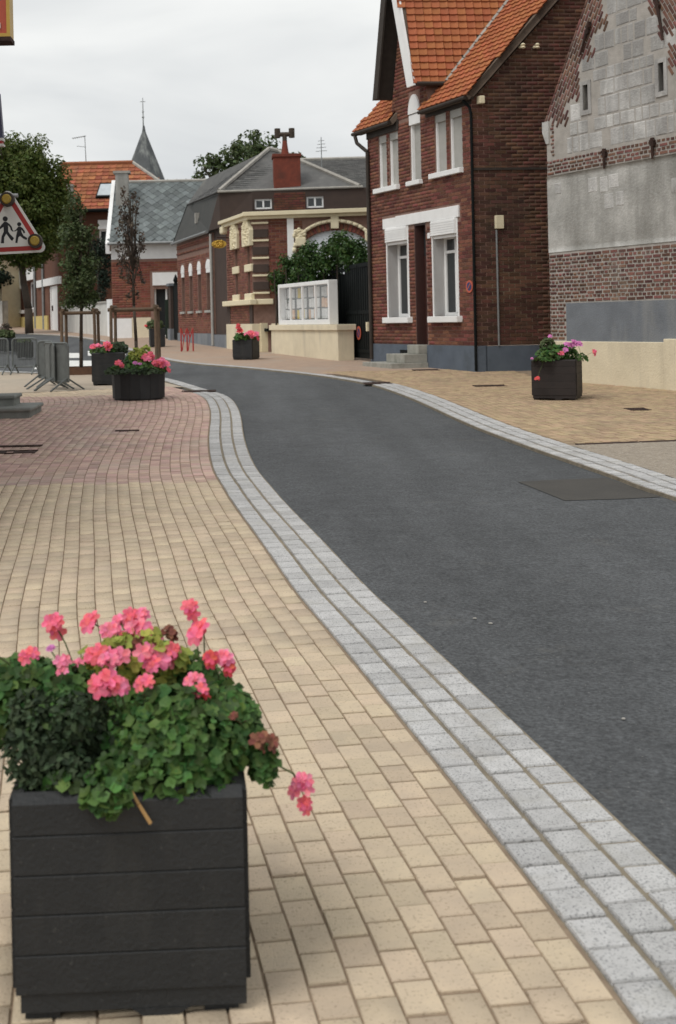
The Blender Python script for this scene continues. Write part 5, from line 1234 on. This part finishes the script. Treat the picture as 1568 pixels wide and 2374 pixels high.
plant('geranium', 'geranium at the right rear of the foreground planter with a big pink head', (-.06, 3.2, B0), [(-.09, 3.2, .64, .08, .08, .10, 306), (-.03, 3.15, .61, .06, .07, .06, 108)],
      [(-.122, 3.15, .878, .026, 'pink'), (-.09, 3.12, .810, .046, 'pink'), (-.075, 3.05, .748, .024, 'redfl'), (-.042, 3.06, .750, .024, 'pinkL'), (-.03, 3.06, .725, .022, 'redfl')], 'leafG', .029, group=gg, ref=3.05)
plant('geranium', 'geranium leaning over the left side of the foreground planter', (-.50, 3.1, B0), [(-.54, 3.08, .68, .13, .10, .085, 756), (-.64, 3.1, .62, .08, .10, .10, 360), (-.44, 3.05, .68, .08, .08, .06, 234)],
      [(-.535, 3.0, .765, .024, 'pink'), (-.62, 3.02, .772, .026, 'pink'), (-.455, 3.0, .748, .022, 'pinkL'), (-.45, 2.98, .722, .014, 'pinkL'), (-.48, 3.1, .782, .012, 'mauve'), (-.70, 3.05, .70, .02, 'pink')], 'leafG', .029, group=gg, ref=3.05, single=60)
plant('bushy_foliage_plant', 'dark dusky fine-leaved bushy plant at the front left of the foreground planter', (-.45, 2.98, B0), [(-.455+random.uniform(-.10, .12), 2.92+random.uniform(-.06, .09), .50+random.uniform(0, .13), .055, .055, .055, 210) for _ in range(20)]+[(-.47, 2.86, .46, .11, .05, .06, 500), (-.47, 2.95, .60, .10, .08, .09, 160, 'leafG'), (-.35, 2.95, .60, .06, .06, .07, 100, 'leafG')], (), 'leafD', .022, group=gg, ref=3.05, kind='quad', jit=1.1, stems=False)
plant('trailing_geranium', 'drooping geranium sprig with a withered head over the planter corner', (.03, 2.95, B0), [(.055, 2.93, .475, .035, .035, .055, 81)], [(.058, 2.9, .535, .03, 'wither')], 'leafG', .029, stems=False, group=gg, ref=3.05)
fh = root('fallen_flower', (.142, 3.0, .43), 'lone pink geranium head hanging clear of the planter on a thin stem', 'flower', gg)
for dx, dz, r in ((0, 0, .026), (.004, .022, .022), (.006, -.03, .02)): link('flower_head', HEADS['pinkL'][0] if dz >= 0 else HEADS['pink'][1], fh, mw=Matrix.Translation((.142+dx, 2.98, .435+dz)) @ Matrix.Scale(r, 4))
MB().path([(.03, 2.98, .50), (.08, 2.98, .505), (.125, 2.98, .48), (.142, 2.98, .445)], .0025, 4).build('stem', 'stem', fh)
b_ = MB().path([(-.268, 2.81, .528), (-.240, 2.772, .495), (-.2135, 2.769, .452)], [.0028, .0042, .0046], 5)
tag(b_.build('dry_stalk', 'straw'), 'bent straw-coloured dry stalk hanging over the front rim of the planter', 'stalk')
# planters farther away
def grp(x, y, z, w, n, leaf, heads, m='leafG', **k):
    return [(x+random.uniform(-.6, .6)*w, y+random.uniform(-.5, .5)*w, z+random.uniform(0, .05), w*.55, w*.5, w*.34, n//4, m) for _ in range(4)]
zt = g(TY)+.45
plant('geranium', 'bright pink geraniums spilling over the wide tub', (TX, TY, zt-.03), [(TX-.25, TY-.1, zt+.03, .2, .22, .12, 300), (TX+.05, TY-.2, zt+.03, .22, .2, .12, 320), (TX+.28, TY-.1, zt+.03, .2, .22, .12, 300), (TX-.15, TY-.40, zt-.04, .30, .10, .11, 260, 'leafD'), (TX+.2, TY-.42, zt-.03, .24, .09, .10, 200, 'leafD'), (TX-.42, TY-.1, zt-.02, .12, .2, .1, 120, 'leafD')],
      [(TX-.29, TY-.25, zt+.15, .055, 'pink'), (TX-.25, TY-.3, zt+.12, .04, 'pink'), (TX+.12, TY-.1, zt+.24, .06, 'pink'), (TX+.22, TY-.1, zt+.25, .06, 'pink'), (TX+.17, TY-.2, zt+.21, .05, 'pinkL'), (TX+.30, TY-.25, zt+.13, .05, 'pink'), (TX+.38, TY-.25, zt+.15, .06, 'pink'), (TX+.45, TY-.2, zt+.12, .06, 'pinkL'), (TX+.50, TY-.2, zt+.02, .035, 'pink'), (TX-.02, TY-.3, zt+.15, .035, 'mauve'), (TX+.06, TY-.3, zt+.13, .03, 'mauve'), (TX+.4, TY-.3, zt+.19, .045, 'pinkL')], 'leafG', .06)
plant('golden_shrub', 'yellow-green leafy shrub in the middle of the wide tub', (TX+.02, TY, zt), [(TX+.0, TY, zt+.24, .16, .15, .15, 260, 'leafY'), (TX+.12, TY, zt+.28, .10, .1, .14, 120, 'leafY'), (TX-.08, TY, zt+.16, .16, .14, .12, 140, 'leafG')], (), 'leafY', .06)
z2 = g(23.4)+.60
plant('geranium', 'pale red geraniums in the planter behind the wide tub', (-2.42, 23.4, z2), [(-2.5, 23.3, z2+.03, .26, .22, .12, 320), (-2.25, 23.35, z2+.08, .22, .2, .14, 260, 'leafD')], [(-2.68, 23.2, z2+.13, .06, 'pink'), (-2.58, 23.15, z2+.14, .05, 'pinkL'), (-2.42, 23.1, z2+.16, .07, 'pink'), (-2.36, 23.1, z2+.14, .06, 'redfl')], 'leafG', .065)
z2 = g(18.25)+.57
plant('geranium', 'mixed geraniums with mauve heads in the planter by the stone gable', (4.87, 18.25, z2), [(4.79, 18.1, z2+.08, .24, .2, .18, 520, 'leafG'), (5.00, 18.2, z2+.1, .18, .18, .14, 300), (4.62, 18.0, z2+.0, .16, .14, .10, 220), (4.72, 18.15, z2+.24, .11, .1, .11, 150, 'leafC'), (5.19, 18.0, z2+.02, .09, .08, .09, 70)],
      [(5.00, 18.0, z2+.24, .055, 'mauve'), (5.07, 18.0, z2+.27, .05, 'mauve'), (5.14, 18.0, z2+.24, .05, 'mauve'), (4.87, 17.95, z2+.12, .045, 'pink'), (5.35, 17.95, z2+.13, .04, 'pink'), (4.73, 18.05, z2+.37, .03, 'mauve'), (4.49, 17.9, z2-.25, .035, 'redfl'), (4.43, 17.95, z2+.05, .02, 'mauve'), (4.95, 18.0, z2+.17, .045, 'mauve')], 'leafG', .055)
z2 = g(31.4)+.50
plant('geranium', 'red and pink flowers in the planter before the cream pavilion', (.33, 31.4, z2), [(.2, 31.3, z2+.06, .2, .2, .13, 200), (.45, 31.3, z2+.06, .22, .2, .14, 220)], [(.14, 31.2, z2+.30, .07, 'redfl'), (.18, 31.2, z2+.22, .07, 'redfl'), (.14, 31.2, z2+.39, .045, 'redfl'), (.45, 31.1, z2+.17, .08, 'pink'), (.56, 31.1, z2+.14, .08, 'pinkL'), (.36, 31.1, z2+.15, .06, 'pinkL'), (.62, 31.1, z2+.04, .05, 'pink')], 'leafG', .07)
z2 = g(40.5)+.60
plant('shrub', 'dull green shrub in the small planter by the garden gate', (-2.55, 40.5, z2), [(-2.6, 40.4, z2+.12, .3, .25, .2, 260, 'leafC')], [(-2.9, 40.3, z2+.1, .05, 'redfl')], 'leafC', .08)
z2 = g(39.2)+.42
plant('shrub', 'spiky shrub in the planter at the left picture edge', (-7.45, 39.2, z2), [(-7.5, 39.1, z2+.14, .5, .25, .18, 400, 'leafC'), (-7.35, 39.1, z2+.3, .18, .12, .22, 120, 'leafB')], (), 'leafC', .09)
z2 = g(34.8)+.45
plant('shrub', 'low shrub in the planter behind the wire barrier', (-6.0, 34.8, z2), [(-6.0, 34.7, z2+.04, .22, .2, .10, 200, 'leafC')], (), 'leafC', .07)

# ------------------------------------------------------------------ young trees in timber guards
def guard(label, x, y, s, h, plank=False, gname='tree guards'):
    o = root('tree_guard', (x, y, g(y)), label, 'tree guard', gname)
    for sx in (-1, 1):
        for sy in (-1, 1):
            MB().tube((x+sx*s/2, y+sy*s/2, g(y)-.05), (x+sx*s/2*.97, y+sy*s/2*.97, g(y)+h), .036, .034, 8).build('stake', 'stake', o)
    for sy in (-1, 1): MB().tube((x-s/2-.06, y+sy*(s/2-.075), g(y)+h-.05), (x+s/2+.06, y+sy*(s/2-.075), g(y)+h-.05), .037, .035, 8).build('rail', 'stake', o)
    for sx in (-1, 1): MB().tube((x+sx*(s/2-.03), y-s/2-.04, g(y)+h+.015), (x+sx*(s/2-.03), y+s/2+.04, g(y)+h+.015), .035, .035, 8).build('rail', 'stake', o)
    if plank:
        for a in ((-s/2, s/2, -s/2-.07, -s/2-.04), (-s/2, s/2, s/2+.04, s/2+.07)): MB().box(x+a[0]-.05, x+a[1]+.02, y+a[2], y+a[3], g(y)-.02, g(y)+.15).build('edge_board', 'plank', o)
    else:
        for sx in (-1, 1): MB().box(x+sx*s/2-.09, x+sx*s/2+.09, y-s/2-.1, y-s/2+.1, g(y)-.02, g(y)+.04).build('foot_block', 'plank', o)
    return o
guard('round timber stake guard around the leafy young tree, with a low board at its foot', -3.40, 26.9, .74, 1.40, True)
guard('round timber stake guard around the withered young tree behind the wide tub', -2.07, 25.6, .95, 1.46)
t = root('young_tree', (-3.40, 26.9, g(26.9)), 'leafy young column tree growing in the left timber guard', 'tree', 'young street trees')
trunk(t, (-3.40, 26.9, g(26.9)), (-3.34, 26.9, 4.1), .045, [(-3.34+random.uniform(-.35, .35), 26.9+random.uniform(-.3, .3), 2.5+k*.22) for k in range(8)])
def colkeep(x): return True
P_ = []; N__ = []
for (z, r, n) in ((2.2, .44, 22), (2.6, .50, 28), (3.05, .50, 28), (3.5, .44, 20), (3.9, .32, 12), (4.25, .18, 6)):
    p, nr, _ = clumps((-3.42, 26.9, z), (r, r, .28), n, .16, 60, .25); P_.append(p); N__.append(nr)
foliage('crown', 'leafC', t, np.concatenate(P_), np.concatenate(N__), .075)
t = root('young_tree', (-2.07, 25.6, g(25.6)), 'half withered brown young tree growing in the right timber guard', 'tree', 'young street trees')
tips = [(-2.12+random.uniform(-.32, .32)*(1-.5*k/26), 25.6+random.uniform(-.3, .3), 2.5+k*.075) for k in range(26)]+[(-2.12+random.uniform(-.3, .3), 25.6+random.uniform(-.3, .3), 2.9+k*.06) for k in range(20)]
trunk(t, (-2.05, 25.6, g(25.6)), (-2.12, 25.6, 4.2), .04, tips)
P_ = []; N__ = []
for x in tips+[(-2.1+random.uniform(-.15, .15), 25.6, 2.15+.1*k) for k in range(5)]:
    p, nr = shell_points(x, (.08, .08, .16), 24, .1, .2); P_.append(p); N__.append(nr)
foliage('crown', 'leafB', t, np.concatenate(P_), np.concatenate(N__), .065)

# ------------------------------------------------------------------ crowd barriers
def barrier(label, x, y, ang, L, h, n, solid_=False, leg=.38, grp_='crowd barriers'):
    o = root('crowd_barrier', (0, 0, 0), label, 'barrier', grp_)
    r = .019; z0 = .16
    c = .07; pts = [(-L/2, 0, z0), (-L/2, 0, h-c), (-L/2+c*.3, 0, h-c*.3), (-L/2+c, 0, h), (L/2-c, 0, h), (L/2-c*.3, 0, h-c*.3), (L/2, 0, h-c), (L/2, 0, z0), (-L/2, 0, z0)]
    MB().path(pts, r, 8).build('frame', 'galv', o)
    for k in range(n):
        a = -L/2+L*(k+1)/(n+1); MB().tube((a, 0, z0), (a, 0, h-.005), .0075, .0075, 5).build('bar', 'galv', o)
    for a in (-L/2+.04, L/2-.04):
        MB().path([(a, -leg, 0), (a, -.02, z0+.05), (a, .02, z0+.05), (a, leg, 0)], .017, 6).build('leg', 'galv', o)
    if solid_: MB().box(-L/2+.02, L/2-.02, -.006, .006, z0+.02, h-.02).build('infill_sheet', 'galv', o)
    o.matrix_basis = Matrix.Translation((x, y, g(y))) @ Matrix.Rotation(ang, 4, 'Z')
    return o
barrier('wire crowd barrier in front of the dark planter, second from the left edge', -4.72, 27.3, R(-4), .56, .80, 14)
barrier('wire crowd barrier cut off by the left picture edge', -5.38, 27.4, R(-6), .56, .80, 14)
barrier('rearmost of the three stacked barriers beside the left tree guard', -3.62, 23.3, -.75, .46, .86, 10, True)
barrier('middle one of the three barriers stacked together', -3.42, 22.45, -1.15, .62, .86, 12, True)
barrier('nearest of the three barriers stacked together, its sheet facing the street', -3.20, 22.15, -.80, .56, .86, 12, True)
# red M-shaped barrier
rm = root('red_barrier', (-1.4, 36.7, g(36.7)), 'red M-shaped metal barrier on the far pavement', 'barrier')
zz = g(36.7)
for x in (-1.58, -1.40, -1.22): MB().tube((x, 36.7, zz), (x+.0, 36.7, zz+.70), .025, .022, 6).build('post', 'redpaint', rm)
for x in (-1.58, -1.40): MB().path([(x, 36.7, zz+.70), (x+.09, 36.7, zz+.42), (x+.18, 36.7, zz+.70)], .02, 6).build('brace', 'redpaint', rm)
for x in (-1.58, -1.40): MB().path([(x+.03, 36.68, zz+.02), (x+.09, 36.68, zz+.45)], .015, 6).build('strut', 'redpaint', rm)

# ------------------------------------------------------------------ corner shop on the left, its steps and hanging signs
Lw = Fr((-3.95, 6.0), (-3.95, 18.2))
shop = root('corner_shop', (-3.95, 12, g(12)), 'brick shop front standing just outside the left picture edge', 'building')
w_ = Lw.wall(MB(), 0, 12.2, -.1, 6.0, [(2, 4.2, 1.0, 2.8), (6, 8.2, 1.0, 2.8), (10.2, 11.2, .55, 2.7), (2, 3, 3.8, 5.3), (6.4, 7.4, 3.8, 5.3), (10.2, 11.2, 3.8, 5.3)], 0, .3).build('wall', 'brick', shop)
for a, b, z0, z1 in ((2, 4.2, 1.0, 2.8), (6, 8.2, 1.0, 2.8), (2, 3, 3.8, 5.3), (6.4, 7.4, 3.8, 5.3), (10.2, 11.2, 3.8, 5.3)):
    window(Lw, shop, a, b, z0, z1, .12, .06); Lw.part('sill', 'oldstone', shop, a-.1, b+.1, z0-.08, z0, -.1, .12)
Lw.part('door', 'door', shop, 10.2, 11.2, .55, 2.7, .1, .15); Lw.part('plinth', 'cement', shop, 0, 10.1, -.15, .7, -.03, .05)
MB().prism([Lw.p(-.2, 5.9, -.3), Lw.p(12.4, 5.9, -.3), Lw.p(12.4, 8.4, 3.2), Lw.p(-.2, 8.4, 3.2)], -Z*.12).build('roof', 'tileF', shop)
Lw.part('flank', 'brickD', shop, 11.9, 12.2, -.1, 6.0, .3, 6)
sps = root('shop_steps', (-3.3, 17.4, g(17.2)), 'two grey-green stone steps with rounded noses at the left picture edge', 'steps')
for x1, y0, y1, z0, z1 in ((-2.86, 16.98, 18.1, -.03, .145), (-3.16, 17.42, 18.0, .145, .30)):
    zg = g(17.2)
    MB().box(-3.94, x1-.035, y0+.035, y1, zg+z0, zg+z1-.055).build('riser', 'greenstone', sps); MB().box(-3.94, x1, y0, y1+.02, zg+z1-.055, zg+z1).build('tread', 'greenstone', sps, .02)
Yd = 12.5; kx = .000403
ws = root('school_warning_sign', (-2.29, Yd, 2.4), 'triangular red and white school-children warning sign with amber lamps', 'sign')
def sg(pts): return [(-2.379+cx_*kx, 3.133-cy_*kx) for cx_, cy_ in pts]
def rtri(s, rad, n=5):
    c = (200, 1370); V = [(200, 215), (1225, 1930), (-825, 1990)]; out = []
    V = [((x-c[0])*s+c[0], (y-c[1])*s+c[1]) for x, y in V]
    for i in range(3):
        p = Vector(V[i]); a = (Vector(V[i-1])-p).normalized(); b = (Vector(V[(i+1) % 3])-p).normalized()
        h = (a+b).normalized(); ang = a.angle(b)/2; cen = p+h*(rad/math.sin(ang)); 
        q0 = p+a*(rad/math.tan(ang))-cen; q1 = p+b*(rad/math.tan(ang))-cen; t0 = math.atan2(q0.y, q0.x); t1 = math.atan2(q1.y, q1.x)
        dlt = (t1-t0+math.pi) % (2*math.pi)-math.pi
        for k in range(n+1): t_ = t0+dlt*k/n; out.append((cen.x+rad*math.cos(t_), cen.y+rad*math.sin(t_)))
    return out
def flat(name, m, pts, y0, y1, parent):
    P = [(x, Yd-y1, z) for x, z in sg(pts)]; return MB().prism(P, (0, y1-y0, 0)).build(name, m, parent)
flat('plate', 'signwhite', rtri(1.0, 130), 0, .02, ws); flat('red_border', 'signred', rtri(.90, 90), .0202, .0215, ws); flat('field', 'signwhite', rtri(.70, 25), .0217, .023, ws)
disc = lambda cx_, cy_, r: [(cx_+r*math.cos(t), cy_+r*math.sin(t)) for t in [2*math.pi*i/20 for i in range(20)]]
ad_ = [(100, 1135), (160, 1135), (240, 1195), (290, 1260), (315, 1350), (340, 1375), (400, 1345), (440, 1290), (465, 1262), (520, 1268), (575, 1310), (625, 1385), (630, 1435), (590, 1445), (572, 1385), (530, 1345), (550, 1425), (590, 1500), (685, 1565), (662, 1615), (575, 1570), (500, 1505), (455, 1545), (430, 1690), (375, 1680), (400, 1500), (435, 1360), (385, 1385), (300, 1385), (262, 1340), (250, 1280), (200, 1225), (203, 1390), (250, 1460), (345, 1560), (300, 1625), (265, 1610), (150, 1440), (95, 1530), (85, 1685), (5, 1680), (30, 1500), (85, 1390), (80, 1265), (-20, 1330), (-45, 1295), (40, 1200)]
flat('children_silhouette', 'signblack', ad_, .0232, .0245, ws); flat('head', 'signblack', disc(130, 1060, 66), .0232, .0245, ws); flat('head', 'signblack', disc(484, 1205, 53), .0232, .0245, ws)
for cx_, cy_ in ((205, 570), (900, 1650), (-520, 1690)):
    x, z = sg([(cx_, cy_)])[0]; lp = MB().tube((x, Yd-.02, z), (x, Yd-.10, z), .075, .072, 20).build('lamp_housing', 'wood', ws)
    MB().add([], []).tube((x, Yd-.100, z), (x, Yd-.112, z), .050, .040, 18).build('amber_lens', 'amber', lp)
for zz in (2.95, 2.55): MB().tube((-3.95, Yd+.03, zz), (-2.2, Yd+.03, zz), .022, .022, 8).build('bracket', 'zinc', ws)
hs = root('hanging_shop_sign', (-2.4, 11.0, 4.3), 'red lightbox shop sign with gold edge cut by the upper left corner', 'sign')
MB().box(-2.75, -1.998, 11.0, 11.14, 4.245, 5.3).build('panel', 'shopred', hs); fb = MB(); fb.box(-1.998, -1.966, 10.98, 11.16, 4.23, 5.32); fb.box(-2.77, -1.998, 10.98, 11.16, 4.23, 4.262); fb.box(-2.77, -1.998, 10.98, 11.16, 5.28, 5.32); fb.box(-2.80, -2.77, 10.98, 11.16, 4.23, 5.32); fb.build('gold_edge', 'shopgold', hs)
MB().box(-2.80, -1.96, 10.97, 11.17, 4.19, 4.229).build('bottom_tray', 'iron', hs); MB().box(-2.13, -2.055, 10.990, 10.999, 4.31, 4.36).build('lettering', 'signwhite', hs)
MB().tube((-3.95, 11.07, 4.9), (-2.79, 11.07, 4.9), .03).build('bracket', 'iron', hs)
hs = root('hanging_sign', (-2.35, 11.5, 3.6), 'navy hanging panel with white and red foot at the left picture edge', 'sign')
MB().hexa([(-2.6, 11.5, 3.39), (-2.150, 11.5, 3.39), (-2.150, 11.58, 3.39), (-2.6, 11.58, 3.39), (-2.6, 11.5, 3.82), (-2.176, 11.5, 3.82), (-2.176, 11.58, 3.82), (-2.6, 11.58, 3.82)]).build('panel', 'navy', hs)
MB().box(-2.6, -2.148, 11.49, 11.59, 3.365, 3.39).build('white_foot', 'signwhite', hs); MB().box(-2.6, -2.158, 11.492, 11.588, 3.335, 3.365).build('red_foot', 'signred', hs); MB().box(-2.6, -2.146, 11.49, 11.59, 3.315, 3.335).build('edge', 'signwhite', hs)
MB().tube((-3.95, 11.54, 3.6), (-2.59, 11.54, 3.6), .025).build('bracket', 'iron', hs)
# litter on the road and paving
for i, (x, y, r) in enumerate(((1.02, 6.6, .008), (1.22, 6.25, .010), (1.28, 6.15, .011), (1.5, 4.75, .008))):
    b_ = MB(); P = [(x+r*math.cos(t)*random.uniform(.6, 1.5), y+r*math.sin(t)*random.uniform(.6, 1.2), g(y)-.036) for t in [2*math.pi*k/7 for k in range(7)]]
    b_.prism(P, (0, 0, .004))
    tag(b_.build('fallen_leaf', 'ridge'), ('tiny pale dry leaf on the asphalt closest to the left kerb', 'tiny pale dry leaf, leftmost of the close pair on the asphalt', 'tiny pale dry leaf, rightmost of the close pair on the asphalt', 'tiny pale dry leaf alone on the near asphalt, lower right')[i], 'leaf', 'dry leaves on the road')
